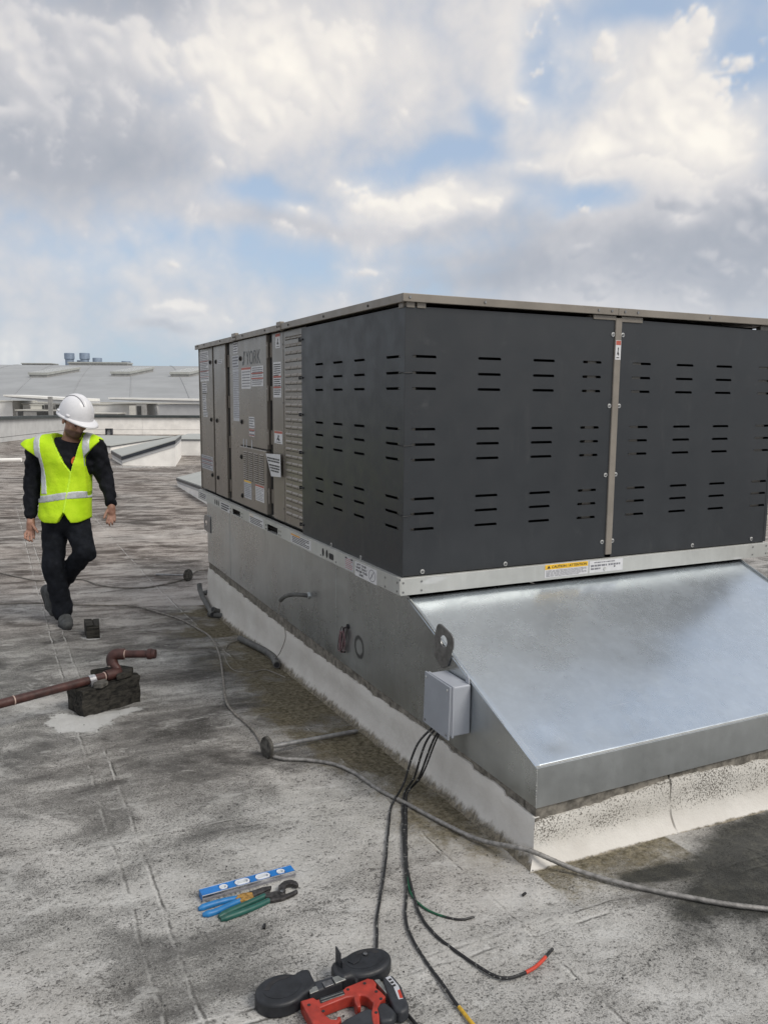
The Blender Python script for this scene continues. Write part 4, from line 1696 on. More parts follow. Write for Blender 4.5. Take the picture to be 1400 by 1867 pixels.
mb.box(.773, 1.030, .826, .849, .0014, .002, FR)
hd = mb.build('header', M['label_yellow'], s)
mb = MB()
mb.prism([(.784, .831), (.804, .831), (.794, .845)], .0022, .0027, FR)
mb.build('warning_triangle', M['ink'], s)
text_mesh('CAUTION / ATTENTION', FR, .812, 1.022, .831, .844, .0022, 'lettering', s, M['ink'], .0005, .01)
pm = MB()
print_lines(pm, FR, .780, 1.022, .790, .822, .0014, 6, .45)
pm.build('lettering', M['ink_grey'], s)
s = sticker(FR, un, 1.041, 1.253, .787, .846, .0, rows=0)
pm = MB()
print_lines(pm, FR, 1.07, 1.20, .833, .841, .0014, 1, .6)
print_lines(pm, FR, 1.05, 1.15, .815, .828, .0014, 1, .7)
print_lines(pm, FR, 1.16, 1.235, .815, .828, .0014, 1, .7)
print_lines(pm, FR, 1.05, 1.11, .800, .812, .0014, 1, .7)
pm.build('lettering', M['ink_grey'], s)
disc_part('screw', FR, 1.137, .803, .008, .0014, .006, M['screw'], un, 10)
MU = lambda a, b, c: (a, .012 - c, b)
s = sticker(MU, un, 1.153, 1.186, 1.826, 1.918, .0, head='label_red', headh=.24, rows=1, picture=True, ink='ink')

# ------------------------------------------------------------------ junction box on the adapter and its wires
jb = thing('junction_box', (AX0, -.43, .335), 'grey plastic junction box screwed to the side of the sloping sheet metal adapter', 'junction box')
BX0, BX1, BY0, BY1, BZ0, BZ1 = -.048, AX0 - .002, -.527, -.338, .340, .540
mb = MB()
mb.box(BX0, BX1, BY0, BY1, BZ0, BZ1)
mb.build('box_body', M['box'], jb, .007, seg=3)
mb = MB()
mb.box(BX0 + .006, BX0 + .016, BY0 - .004, BY1 + .004, BZ0 - .004, BZ1 + .004)
mb.build('box_rim', M['box'], jb, .003)
mb = MB()
lid = [(BY0 - .006, BZ0 - .008), (BY1 + .006, BZ0 - .004), (BY1 + .004, BZ1 + .008), (BY0 - .006, BZ1 + .004)]
mb.prism([(a, b) for a, b in lid], 0, .007, lambda a, b, c: (BX0 - .008 + c - .004 * (BZ1 - b) / .2, a, b))
cover = mb.build('box_cover', M['boxlid'], jb, .002)
for y in (BY0 + .010, BY1 - .010):
    for z in (BZ0 + .010, BZ1 - .012):
        mb = MB()
        mb.lathe([(.005, 0), (.005, .002), (.003, .003)], (BX0 - .0085 - .004 * (BZ1 - z) / .2, y, z), (-1, 0, 0), 10)
        mb.build('screw', M['screw'] if z > .45 else M['steel'], cover)
mb = MB()
mb.prism([(BY0 + .004, BZ1), (BY0 + .032, BZ1), (BY0 + .030, BZ1 + .022), (BY0 + .020, BZ1 + .030), (BY0 + .010, BZ1 + .024)], 0, .006, lambda a, b, c: (BX1 - .008 + c, a, b))
mb.build('mounting_tab', M['box'], jb, .002)
mb = MB()
mb.lathe([(.02, 0), (.02, -.008), (.016, -.012)], (-.008, -.39, BZ0), (0, 0, 1), 16)
mb.build('cable_gland', M['black'], jb)


def ground_path(pts, r, lift=0.0):
    return [(x, y, gzf(x, y) + r * .95 + lift) for x, y in pts]


def hang(start, ground_pts, r, sag=.10, side=0):
    """hangs from the box, then lies on the roof"""
    gp = ground_path(ground_pts, r)
    S = Vector(start)
    G = Vector(gp[0])
    mid1 = S.lerp(G, .30) + Vector((side, 0, sag * .18))
    mid2 = S.lerp(G, .66) + Vector((side * .6, 0, -sag * .25))
    return [S, mid1, mid2] + [Vector(p) for p in gp]


WG = 'loose wires from the junction box'
RW = .0046


def wire(name, pts, r, label, cuts):
    """cuts: list of (from fraction, to fraction, material, part name)"""
    P = resample(smooth_path(pts, 10), .012)
    # small irregularities so that the wire does not look drawn with a ruler
    for i, p in enumerate(P[3:-1]):
        p.x += .0016 * mnoise.noise((p.y * 17, i * .11, r * 900))
        p.y += .0016 * mnoise.noise((p.x * 17, i * .13, r * 700))
    for p in P:
        p.z = max(p.z, gzf(p.x, p.y) + r + .003)
        if p.x > -.07 and p.y > -1.03 and p.z < .2:      # lies over the cant of the curb
            p.z = max(p.z, .05)
    n = len(P)
    t = thing(name, P[-1], label, 'wire', WG)
    for a, b, m_, pn in cuts:
        i0, i1 = int(a * (n - 1)), max(int(a * (n - 1)) + 1, int(round(b * (n - 1))))
        mb = MB()
        rr = r * (1.12 if pn == 'tape' else .55 if pn == 'conductor' else 1)
        mb.tube(P[i0:i1 + 1], rr, 10)
        mb.build(pn, M[m_], t)
    return t


w1 = [(-.214, -.37), (-.328, -.567), (-.421, -.74), (-.508, -.89), (-.587, -1.022), (-.633, -1.116), (-.676, -1.21)]
wire('power_wire', hang((-.020, -.375, .335), w1 + [(-.697, -1.30), (-.705, -1.40), (-.700, -1.55)], RW, .1, -.03), RW, 'black printed wire nearest the level, running under the red saw', [(0, 1, 'wire_black', 'insulation')])
w2 = [(-.125, -.30), (-.24, -.511), (-.347, -.733), (-.436, -.923), (-.521, -1.083), (-.551, -1.193), (-.564, -1.315), (-.568, -1.411), (-.573, -1.477), (-.572, -1.56)]
wire('power_wire', hang((-.010, -.385, .335), w2, RW, .1, -.015), RW, 'black wire whose end is wrapped in yellow tape beside the saw', [(0, .955, 'wire_black', 'insulation'), (.955, 1, 'tape_yellow', 'tape')])
w3 = [(-.114, -.305), (-.232, -.515), (-.341, -.735), (-.399, -.867), (-.443, -.989), (-.475, -1.104), (-.476, -1.207), (-.457, -1.299), (-.436, -1.379), (-.413, -1.426), (-.37, -1.441), (-.299, -1.431), (-.205, -1.385)]
wire('power_wire', hang((.0, -.395, .335), w3, RW, .1, .0), RW, 'black wire curving to an end wrapped in red tape', [(0, .925, 'wire_black', 'insulation'), (.925, .975, 'tape_red', 'tape'), (.975, 1, 'wire_black', 'insulation')])
wg = [(-.105, -.295), (-.215, -.495), (-.33, -.72), (-.404, -.864), (-.443, -.972), (-.44, -1.056), (-.407, -1.119), (-.369, -1.152), (-.325, -1.157)]
wire('ground_wire', hang((-.004, -.405, .335), wg, .0036, .1, .012), .0036, 'thin wire with a green end curling beside the black wires', [(0, .74, 'wire_black', 'insulation'), (.74, .93, 'wire_green', 'insulation'), (.93, 1, 'wire_black', 'insulation')])

# ------------------------------------------------------------------ lightning conductor cables and toppled air terminals


def cable(name, pts, r, material, label, strands=7, step=.006, lift=0, cat='cable'):
    P = resample(smooth_path(ground_path(pts, r, lift + .004), 12), step)
    for p in P:                                          # climbs over the cant at the curb corner
        g_ = math.exp(-((p.x - .02) ** 2 + (p.y + .94) ** 2) / .13 ** 2)
        p.z += .046 * g_
        p.x -= .022 * g_
        p.y -= .022 * g_
    mb = MB()
    mb.tube(P, r, 21, twist=(.13, strands, 420.0 * .014 / r))
    o = mb.build(name, M[material], None)
    solo(o, tuple(P[0]))
    return tag(o, label, cat, 'lightning conductor cables on the roof')


cable('braided_cable', [(-.494, .275), (-.457, .231), (-.371, .18), (-.276, .085), (-.229, -.052), (-.208, -.229), (-.159, -.405), (-.118, -.575), (-.066, -.747), (-.008, -.872), (.052, -.968), (.128, -1.08), (.197, -1.178), (.263, -1.259), (.35, -1.35), (.431, -1.43), (.533, -1.508), (.66, -1.60), (.9, -1.75)], .0078, 'cable', 'thick braided cable running past the curb corner to the right foreground', 6, .005)
cable('braided_cable', [(-1.9, 4.55), (-1.588, 4.379), (-1.333, 4.331), (-1.039, 4.152), (-.788, 4.012), (-.556, 3.901), (-.41, 3.569), (-.299, 3.242), (-.246, 2.899), (-.221, 2.576), (-.278, 2.113), (-.397, 1.555), (-.485, 1.157), (-.501, .929), (-.481, .665), (-.505, .375)], .0062, 'cable_dark', 'long cable running from behind the worker\'s front shoe to the near fallen disc', 6, .02)
cable('braided_cable', [(-1.8, 6.2), (-1.574, 5.86), (-1.381, 5.536), (-1.24, 5.348), (-1.041, 5.341), (-.844, 5.277), (-.726, 4.957), (-.574, 4.769), (-.335, 4.687), (-.077, 4.824), (.10, 4.98)], .0068, 'cable_dark', 'sagging cable behind the worker that ends at the far fallen disc', 6, .02)
cable('braided_cable', [(.15, 5.02), (.245, 5.26), (.333, 5.393), (.44, 5.40)], .0068, 'cable_dark', 'short cable from the far disc to the back corner of the curb', 6, .02)


def air_terminal(base, axis, length, rr, rd, label, sx=0.0):
    """rod with a round foot, lying on its side"""
    ax = Vector(axis).normalized()
    b = Vector(base)
    b.z = gzf(b.x, b.y) + rd * .93
    tip = b + ax * length
    tip.z = gzf(tip.x, tip.y) + rr
    d = (tip - b).normalized()
    t = thing('air_terminal', (b.x, b.y, gzf(b.x, b.y)), label, 'lightning rod', 'fallen lightning rods')
    mb = MB()
    mb.lathe([(rd * .9, -.010), (rd, -.006), (rd, .004), (rd * .86, .009), (rd * .35, .011)], b, d, 28)
    mb.build('foot_disc', M['wood_grey'], t)
    mb = MB()
    mb.tube([b + d * .010, b + d * length * .5, b + d * length * .97, b + d * length], [rr, rr, rr, rr * .5], 12)
    mb.build('rod', M['rod'], t)
    mb = MB()
    mb.box(-.012, .012, -.02, .02, -.006, .006, lambda x, y, z: tuple(b + d * (.016 + x * .3) + Vector((z * .5, y * .5, -rd * .6 + x))))
    mb.build('clip', M['cable_dark'], t)
    return t


air_terminal((-.515, .31, 0), (.52, .12, 0), .52, .0105, .050, 'grey rod with an upright wooden looking disc, lying near the curb')
air_terminal((.125, 4.93, 0), (-.26, .40, 0), .46, .010, .062, 'fallen rod with a round disc, farther back by the curb corner')

# ------------------------------------------------------------------ loose conduit and thin wires beside the curb


def conduit_part(pts, r, parent, name='conduit'):
    P = resample(smooth_path(pts, 10), .012)
    mb = MB()
    mb.tube(P, r, 16)
    o = mb.build(name, M['conduit'], parent)
    for e, q in ((P[0], P[1]), (P[-1], P[-2])):
        d = (e - q).normalized()
        k = MB()
        k.lathe([(r * .74, 0), (r * .74, .0008)], e + d * .0003, d, 14)
        k.build('bore', M['ink'], o)
    return o


def gp(x, y, h):
    return (x, y, gzf(x, y) + h)


c1 = thing('bent_conduit', (.10, 3.6, gzf(.1, 3.6)), 'looped grey conduit offcuts heaped against the curb', 'conduit')
conduit_part([gp(-.005, 3.86, .17), gp(-.01, 3.80, .12), gp(-.01, 3.66, .07), gp(-.02, 3.42, .03), gp(-.045, 3.24, .03)], .022, c1)
conduit_part([gp(-.01, 3.78, .10), gp(.06, 3.72, .12), gp(.10, 3.55, .10), gp(.09, 3.38, .06), gp(.02, 3.28, .045), gp(-.04, 3.25, .072)], .022, c1)
conduit_part([gp(-.06, 3.30, .025), gp(.0, 3.22, .025), gp(.06, 3.14, .03), gp(.10, 3.10, .065), gp(.12, 3.10, .10)], .022, c1)
c2 = thing('conduit_offcut', (0, 2.0, gzf(0, 2)), 'straight grey conduit offcut with a kinked open end on mossy roof', 'conduit')
conduit_part([gp(-.055, 2.40, .028), gp(-.015, 2.16, .028), gp(.008, 1.98, .028), gp(.010, 1.84, .028), gp(-.008, 1.74, .026), gp(-.025, 1.66, .026)], .0225, c2)
c3 = thing('conduit_stub', (AX0, 1.27, .487), 'short curved grey conduit coming out of the adapter side', 'conduit')
conduit_part([(AX0 - .004, 1.27, .487), (AX0 - .035, 1.285, .492), (AX0 - .072, 1.34, .485), (AX0 - .098, 1.40, .463), (AX0 - .112, 1.45, .428)], .0125, c3)


def thin(name, pts, r, material, label, cat='wire'):
    P = resample(smooth_path(pts, 10), .015)
    mb = MB()
    mb.tube(P, r, 7)
    o = mb.build(name, M[material])
    solo(o, tuple(P[0]))
    return tag(o, label, cat)


thin('control_wire', [(-.068, 1.452, .425), (-.07, 1.47, .35), (-.045, 1.46, .28), (-.02, 1.50, .18), (-.02, 1.58, .08), (-.01, 1.68, .01), (-.005, 1.78, -.04)], .0024, 'thin_wire', 'thin wire hanging from the curved conduit stub')
thin('control_wire', ground_path([(.02, 1.86), (.075, 1.76), (.085, 1.66), (.066, 1.52)], .0025, .002), .0025, 'thin_wire', 'short stray wire end beside the kinked conduit offcut')
thin('control_wire', ground_path([(-.06, 2.44), (-.11, 2.40), (-.164, 2.332), (-.245, 2.099), (-.287, 1.83), (-.275, 1.692), (-.191, 1.644), (-.10, 1.65), (-.04, 1.45)], .0028, .002), .0028, 'thin_wire', 'thin pale wire looping away from the straight conduit offcut')
wb = thing('wire_coil', (AX0 - .02, .70, .33), 'small coil of dusty pink and dark wires hanging from the adapter side', 'wire coil')
rr = random.Random(5)
for k in range(9):
    cx, cz = .715 + rr.uniform(-.012, .012), .375 + rr.uniform(-.01, .01)
    a, b = .020 + rr.uniform(-.007, .008), .062 + rr.uniform(-.01, .008)
    tilt = rr.uniform(-.15, .25) + .18
    pts = []
    for i in range(19):
        t = 2 * math.pi * i / 18
        u, v = a * math.cos(t), b * math.sin(t)
        pts.append((AX0 - .012 - .002 * k + .004 * math.sin(t + k), cx + u * math.cos(tilt) - v * math.sin(tilt), cz + u * math.sin(tilt) + v * math.cos(tilt)))
    mb = MB()
    mb.tube(smooth_path(pts, 3), .0020, 6)
    mb.build('wire', M['pink_wire' if k % 3 else 'dark_wire'], wb)
for k in range(2):
    mb = MB()
    mb.tube(smooth_path([(AX0 - .004, .68, .456), (AX0 - .016, .685 + .01 * k, .448), (AX0 - .016, .70 + .012 * k, .43), (AX0 - .014, .705, .40)], 5), .002, 6)
    mb.build('wire', M['dark_wire'], wb)
mb = MB()
mb.tube([(AX0 - .006, .70, .312), (AX0 - .026, .705, .316), (AX0 - .024, .72, .314)], .005, 6)
mb.build('tie', M['black'], wb)

# ------------------------------------------------------------------ red pipe on its charred block
blk = thing('wood_block', (-1.08, 1.36, gzf(-1.08, 1.36)), 'charred wooden block under the red pipe, set in white coating', 'wooden block')
bz = gzf(-1.08, 1.36) - .01
mb = MB()
cs = [(-1.222, 1.195), (-.912, 1.345), (-.975, 1.50), (-1.285, 1.36)]
mb.prism(cs, bz, bz + .155)
o = mb.build('base_block', M['wood'], blk)


def roughen(o, cuts, amp, scale):
    bm = bmesh.new()
    bm.from_mesh(o.data)
    bmesh.ops.subdivide_edges(bm, edges=bm.edges, cuts=cuts, use_grid_fill=True)
    for v in bm.verts:
        p = v.co * scale
        v.co += Vector((mnoise.noise(p), mnoise.noise(p + Vector((7, 1, 3))), mnoise.noise(p + Vector((2, 9, 5))))) * amp
    bm.to_mesh(o.data)
    bm.free()


roughen(o, 9, .010, 22)
mb = MB()
mb.prism([(-1.04, 1.285), (-.955, 1.335), (-.935, 1.40), (-1.00, 1.47), (-1.16, 1.45), (-1.03, 1.40)], bz + .156, bz + .190)
mb.build('packing_plank', M['wood'], blk, .008)
mb = MB()
mb.prism([(-1.165, 1.225), (-1.125, 1.205), (-1.085, 1.25), (-1.10, 1.32), (-1.15, 1.32)], bz + .156, bz + .178)
mb.build('packing_plank', M['wood_grey'], blk, .006)
PZ = bz + .158 + .024
pr = thing('gas_pipe', (-1.10, 1.34, PZ), 'rusty dark red pipe with a raised capped branch resting on the charred block', 'pipe')
A0 = Vector((-1.022, 1.352, PZ))
dirp = Vector((-.93, -.372, 0)).normalized()
mb = MB()
mb.tube([A0 + dirp * .04, A0 + dirp * 1.6], .0225, 18)
run = mb.build('pipe_run', M['pipe'], pr)
mb = MB()
mb.tube([A0 + dirp * .075, A0 + dirp * .03, A0, A0 - dirp * .012], [.030, .031, .032, .026], 18)
mb.build('elbow', M['pipe'], pr)
U1 = A0 + Vector((-.022, .050, .056))
mb = MB()
mb.tube(smooth_path([A0, A0 + Vector((-.004, .010, .020)), A0 + Vector((-.018, .030, .042)), U1], 6), .0225, 18)
mb.build('riser', M['pipe'], pr)
e1 = U1 + Vector((.05, -.012, .034))
mb = MB()
mb.tube(smooth_path([U1 - Vector((0, .008, .02)), U1 + Vector((-.002, .004, .012)), U1 + Vector((.016, .0, .033)), e1, e1 + Vector((.012, -.005, 0))], 6), .0305, 18)
mb.build('elbow', M['pipe'], pr)
bd = Vector((.9, -.43, .012)).normalized()
mb = MB()
mb.tube([e1, e1 + bd * .145], .021, 18)
mb.build('branch', M['pipe'], pr)
mb = MB()
mb.lathe([(.028, 0), (.030, .004), (.030, .022), (.026, .024), (.026, .034), (.024, .044)], e1 + bd * .140, bd, 20)
mb.build('cap', M['pipe'], pr)
for p, d, r in ((A0 + dirp * .080, dirp, .0238), (A0 + dirp * .56, dirp, .0233), (e1 + bd * .014, bd, .0225), (U1 - Vector((0, .012, .03)), Vector((0, .3, 1)), .0238)):
    mb = MB()
    mb.lathe([(r - .003, 0), (r + .0008, .0005), (r + .0008, .006), (r - .003, .0065)], p, d, 18)
    mb.build('thread_tape', M['tape'], pr)
mb = MB()
cb = A0 + dirp * .155
mb.lathe([(.0265, -.017), (.0265, .017)], cb, dirp, 20)
sdv = Vector((dirp.y, -dirp.x, 0))
mb.box(-.017, .017, -.004, .004, -.062, .006, lambda x, y, z: tuple(cb + dirp * x - sdv * (.0275 + y) * -1 * (1 if sdv.y > 0 else -1) * -1 + Vector((0, 0, z))))
mb.build('strap_clamp', M['clamp'], pr)

sb = thing('pipe_support_block', (-.99, 3.02, gzf(-.99, 3.02)), 'small black block with a cracked top near the worker\'s shoe', 'block')
z0 = gzf(-.99, 3.02)
mb = MB()
mb.prism([(-1.035, 2.925), (-.945, 2.910), (-.925, 3.12), (-1.03, 3.13)], z0 - .01, z0 + .085)
mb.build('block', M['wood'], sb, .006)
mb = MB()
mb.prism([(-1.035, 2.925), (-.985, 2.930), (-.975, 3.12), (-1.03, 3.13)], z0 + .0855, z0 + .098)
mb.build('cap_plank', M['wood'], sb, .005)
mb = MB()
mb.prism([(-.980, 2.928), (-.945, 2.912), (-.925, 3.12), (-.970, 3.12)], z0 + .0855, z0 + .094)
mb.build('cap_plank', M['wood'], sb, .005)
mb = MB()
mb.lathe([(.002, 0), (.045, .0012), (.05, .002), (.02, .0035)], (-1.02, 2.05, gzf(-1.02, 2.05)), (0, 0, 1), 18)
o = solo(mb.build('flat_washer', M['mastic']), (-1.02, 2.05, gzf(-1.02, 2.05)))
tag(o, 'small flat white disc lying between the two black blocks', 'disc')

# ------------------------------------------------------------------ tools on the roof
lv = thing('spirit_level', (-.90, -.72, gzf(-.9, -.72)), 'short bright blue spirit level with four clear vials lying on its side', 'spirit level')
la, lb = Vector((-1.055, -.735, 0)), Vector((-.742, -.712, 0))
lx = (lb - la).normalized()
ly = Vector((-lx.y, lx.x, 0))
LL = (lb - la).length
lz = gzf(-1.05, -.72) + .001
lz2 = gzf(-.74, -.7) + .001


def LVF(x, y, z):
    p = la + lx * x + ly * y
    return (p.x, p.y, lz + (lz2 - lz) * x / LL + z)


wins = [(.066, .082, .013), (.118, .156, .015), (.188, .226, .015), (.262, .278, .013)]
xs = [0] + [v for w in wins for v in (w[0] - .006, w[1] + .006)] + [LL]
mb = MB()
H_ = .022
for i in range(0, len(xs), 2):
    mb.box(xs[i], xs[i + 1], .004, .040, .001, H_, LVF)
for w in wins:
    a, b = w[0] - .006, w[1] + .006
    mb.box(a, b, .004, .022 - w[2], .001, H_, LVF)
    mb.box(a, b, .022 + w[2], .040, .001, H_, LVF)
mb.build('body', M['level_blue'], lv)
mb = MB()
mb.box(-.001, LL + .001, -.0005, .0038, 0, H_ + .0015, LVF)
mb.build('edge_rail', M['chrome'], lv, .0008)
mb = MB()
mb.box(-.001, LL + .001, -.0025, -.0007, .008, .014, LVF)
mb.build('edge_groove', M['ink_grey'], lv)
mb = MB()
mb.box(-.001, LL + .001, .0402, .0438, 0, H_ + .0015, LVF)
mb.build('edge_rail', M['chrome'], lv, .0008)
for w in wins:
    mb = MB()
    a, b, h = w[0] - .0055, w[1] + .0055, w[2] - .0005
    n = 20
    cx, hw = (a + b) / 2, (b - a) / 2
    rad = min(hw, h)
    outer, inner = [], []
    for i in range(n):
        t = 2 * math.pi * i / n
        ox = cx + math.copysign(hw - rad, math.cos(t)) + rad * math.cos(t)
        outer.append((ox, .022 + rad * math.sin(t) * h / rad))
        inner.append((cx + math.copysign(max(hw - rad, 0), math.cos(t)) + rad * .62 * math.cos(t), .022 + rad * .62 * math.sin(t) * h / rad))
    vs = [LVF(x, y, H_ + .001) for x, y in outer] + [LVF(x, y, H_ + .001) for x, y in inner] + [LVF(x, y, .006) for x, y in inner] + [LVF(x, y, .003) for x, y in outer]
    fs = []
    for i in range(n):
        j = (i + 1) % n
        fs += [(i, j, n + j, n + i), (n + i, n + j, 2 * n + j, 2 * n + i), (i, 3 * n + i, 3 * n + j, j)]
    fs.append(tuple(range(2 * n, 3 * n)))
    mb.add(vs, fs)
    wf = mb.build('vial_window', M['vial_frame'], lv)
    mb = MB()
    c = LVF(cx, .022, .014)
    dd = (lx if b - a > .03 else ly)
    mb.lathe([(.001, -hw * .62), (.005, -hw * .55), (.0052, hw * .55), (.001, hw * .62)] if b - a > .03 else [(.001, -.008), (.0055, -.007), (.0055, .007), (.001, .008)], c, dd, 12)
    mb.build('vial', M['vial'], wf)


def tool_path(pts, h0, h1, name, material, parent, bev=.003, lift=0):
    mb = MB()
    cx = sum(p[0] for p in pts) / len(pts)
    cy = sum(p[1] for p in pts) / len(pts)
    z = gzf(cx, cy) + lift
    mb.prism(pts, z + h0, z + h1)
    return mb.build(name, M[material], parent, bev)


def grip(pts, r, name, material, parent, z=.009, flat=.75):
    P = smooth_path([(x, y, gzf(x, y) + z) for x, y in pts], 8)
    n = len(P)
    mb = MB()
    rad = [r * (.55 + .45 * min(1, i / (n * .12))) * (1 - .18 * i / n) for i in range(n)]
    mb.tube(P, rad, 12)
    return mb.build(name, M[material], parent)


pb = thing('lineman_pliers', (-.96, -.79, gzf(-.96, -.79)), 'pliers with bright blue grips and a rusty joint, next to the level', 'pliers')
grip([(-1.078, -.776), (-1.04, -.768), (-.985, -.765), (-.955, -.768)], .0108, 'grip', 'plier_blue', pb)
grip([(-1.074, -.812), (-1.035, -.812), (-.985, -.795), (-.95, -.785)], .0108, 'grip', 'plier_blue', pb)
tool_path([(-.962, -.762), (-.93, -.757), (-.905, -.765), (-.908, -.795), (-.935, -.800), (-.962, -.790)], .003, .017, 'joint', 'rust', pb)
tool_path([(-.925, -.758), (-.865, -.752), (-.838, -.757), (-.846, -.768), (-.880, -.778), (-.925, -.788)], .004, .018, 'jaw', 'tool_steel', pb)
tool_path([(-.925, -.789), (-.880, -.779), (-.850, -.772), (-.850, -.779), (-.890, -.792), (-.925, -.797)], .003, .014, 'jaw', 'tool_steel', pb)
pg = thing('slip_joint_pliers', (-.9, -.82, gzf(-.9, -.82)), 'pliers with dark green grips and a wide open hooked jaw', 'pliers')
grip([(-1.032, -.842), (-.99, -.826), (-.93, -.808), (-.872, -.790)], .0108, 'grip', 'plier_green', pg)
grip([(-1.030, -.858), (-.985, -.850), (-.925, -.838), (-.868, -.820)], .0108, 'grip', 'plier_green', pg)
tool_path([(-.880, -.784), (-.84, -.785), (-.82, -.790), (-.812, -.815), (-.83, -.822), (-.875, -.800)], .004, .015, 'joint', 'tool_steel', pg)
tool_path([(-.872, -.812), (-.83, -.818), (-.790, -.812), (-.772, -.806), (-.770, -.818), (-.79, -.826), (-.83, -.834), (-.872, -.828)], .004, .016, 'lower_jaw', 'tool_steel', pg)
tool_path([(-.828, -.818), (-.832, -.795), (-.818, -.765), (-.795, -.748), (-.770, -.750), (-.758, -.768), (-.757, -.787), (-.768, -.787), (-.775, -.773), (-.790, -.770), (-.802, -.782), (-.806, -.800), (-.812, -.815)], .006, .020, 'upper_jaw', 'tool_steel', pg)
mb = MB()
mb.lathe([(.006, 0), (.006, .003), (.003, .004)], (-.820, -.805, gzf(-.82, -.8) + .019), (0, 0, 1), 12)
mb.build('rivet', M['steel'], pg)

# ---- portable band saw, lying on its side
sw = thing('band_saw', (-.85, -1.33, gzf(-.85, -1.33)), 'red and black cordless band saw lying on its side at the front edge', 'band saw')
SZ = gzf(-.86, -1.3)
SH, SDY = .55, .016                        # lying flat: body height and shift


def sp(pts, h0, h1, name, material, parent=sw, bev=.006, smooth=True):
    mb = MB()
    mb.prism([(x, y + SDY) for x, y in pts], SZ + h0 * SH, SZ + h1 * SH, None, smooth)
    return mb.build(name, M[material], parent, min(bev, .30 * abs(h1 - h0) * SH), sharp=50, seg=3)


def ell(cx, cy, rx, ry, n=28, a0=0, a1=2 * math.pi, rot=0):
    out = []
    for i in range(n):
        t = a0 + (a1 - a0) * i / n
        x, y = rx * math.cos(t), ry * math.sin(t)
        out.append((cx + x * math.cos(rot) - y * math.sin(rot), cy + x * math.sin(rot) + y * math.cos(rot)))
    return out


hl = sp(ell(-.978, -1.283, .068, .056, a0=.75, a1=2 * math.pi - .62) + [(-.905, -1.315), (-.888, -1.300), (-.886, -1.242), (-.905, -1.236), (-.922, -1.240)], .004, .078, 'wheel_housing', 'saw_black', bev=.012)
sp(ell(-.974, -1.278, .050, .040), .0782, .0792, 'housing_cover', 'saw_black', hl, 0)
sp([(-1.020, -1.272), (-1.004, -1.252), (-.975, -1.242), (-.940, -1.244), (-.946, -1.254), (-.975, -1.254), (-.995, -1.262), (-1.008, -1.278)], .0795, .0802, 'cover_slot', 'ink', hl, 0)
hr_ = sp(ell(-.737, -1.281, .072, .052, a0=-2.45, a1=2.35) + [(-.812, -1.244), (-.828, -1.252), (-.832, -1.290), (-.820, -1.318)], .004, .082, 'wheel_housing', 'saw_black', bev=.012)
sp(ell(-.737, -1.275, .054, .036), .0822, .0832, 'housing_cover', 'saw_black', hr_, 0)
sp([(-.752, -1.243), (-.722, -1.241), (-.698, -1.250), (-.690, -1.268), (-.703, -1.270), (-.712, -1.257), (-.727, -1.252), (-.752, -1.253)], .0835, .0842, 'cover_slot', 'ink', hr_, 0)
sp([(-.785, -1.268), (-.765, -1.256), (-.742, -1.262), (-.757, -1.280), (-.775, -1.284)], .0835, .088, 'cover_rib', 'saw_black', hr_, .001)
disc = MB()
disc.lathe([(.006, 0), (.006, .003), (.003, .004)], (-.730, -1.262 + SDY, SZ + .087 * SH), (0, 0, 1), 12)
disc.build('bolt', M['steel'], hr_)
sp([(-.905, -1.288), (-.82, -1.286), (-.82, -1.318), (-.915, -1.322)], .012, .066, 'frame_bar', 'saw_panel')
sp([(-.912, -1.308), (-.890, -1.308), (-.890, -1.326), (-.915, -1.328)], .0665, .072, 'bracket', 'saw_alu', bev=.002)
sp([(-.872, -1.302), (-.846, -1.302), (-.846, -1.322), (-.872, -1.324)], .0665, .073, 'bracket', 'steel', bev=.002)
sp([(-.842, -1.298), (-.812, -1.298), (-.812, -1.32), (-.842, -1.322)], .0665, .074, 'bracket', 'saw_alu', bev=.002)
mb = MB()
mb.box(-.895, -.812, -1.283 + SDY, -1.2815 + SDY, SZ + .018, SZ + .030)
mb.build('blade', M['steel'], sw)
mb = MB()
mb.box(-.811, -.8075, -1.262, -1.228, SZ + .006, SZ + .085)
mb.box(-.8070, -.8035, -1.268, -1.240, SZ + .012, SZ + .062)
mb.build('work_stop', M['saw_panel'], sw, .001)
red = sp([(-.945, -1.336), (-.910, -1.338), (-.905, -1.350), (-.830, -1.345), (-.822, -1.340), (-.756, -1.334), (-.744, -1.345), (-.743, -1.362), (-.752, -1.372), (-.745, -1.392), (-.741, -1.415), (-.760, -1.424), (-.777, -1.440), (-.783, -1.462), (-.795, -1.49), (-.812, -1.499),
          (-.806, -1.47), (-.798, -1.448), (-.780, -1.420), (-.784, -1.398), (-.789, -1.388), (-.800, -1.380), (-.806, -1.395), (-.812, -1.418), (-.822, -1.418), (-.822, -1.400), (-.815, -1.378), (-.832, -1.374), (-.908, -1.378), (-.905, -1.405), (-.898, -1.425), (-.885, -1.432), (-.880, -1.424), (-.872, -1.426), (-.874, -1.438), (-.890, -1.447), (-.896, -1.472), (-.93, -1.475), (-.942, -1.44), (-.944, -1.39)],
         .006, .066, 'red_body', 'saw_red', bev=.004)
sp([(-.900, -1.352), (-.832, -1.348), (-.833, -1.364), (-.902, -1.368)], .0664, .0668, 'name_recess', 'ink', red, 0)
for k in range(4):
    y = -1.3525 - .0042 * k
    mb = MB()
    mb.box(-.897, -.836, y - .0012 + SDY, y + .0012 + SDY, SZ + .0669 * SH, SZ + .0669 * SH + .0015)
    mb.build('vent_rib', M['saw_alu'] if k % 2 else M['saw_panel'], red)
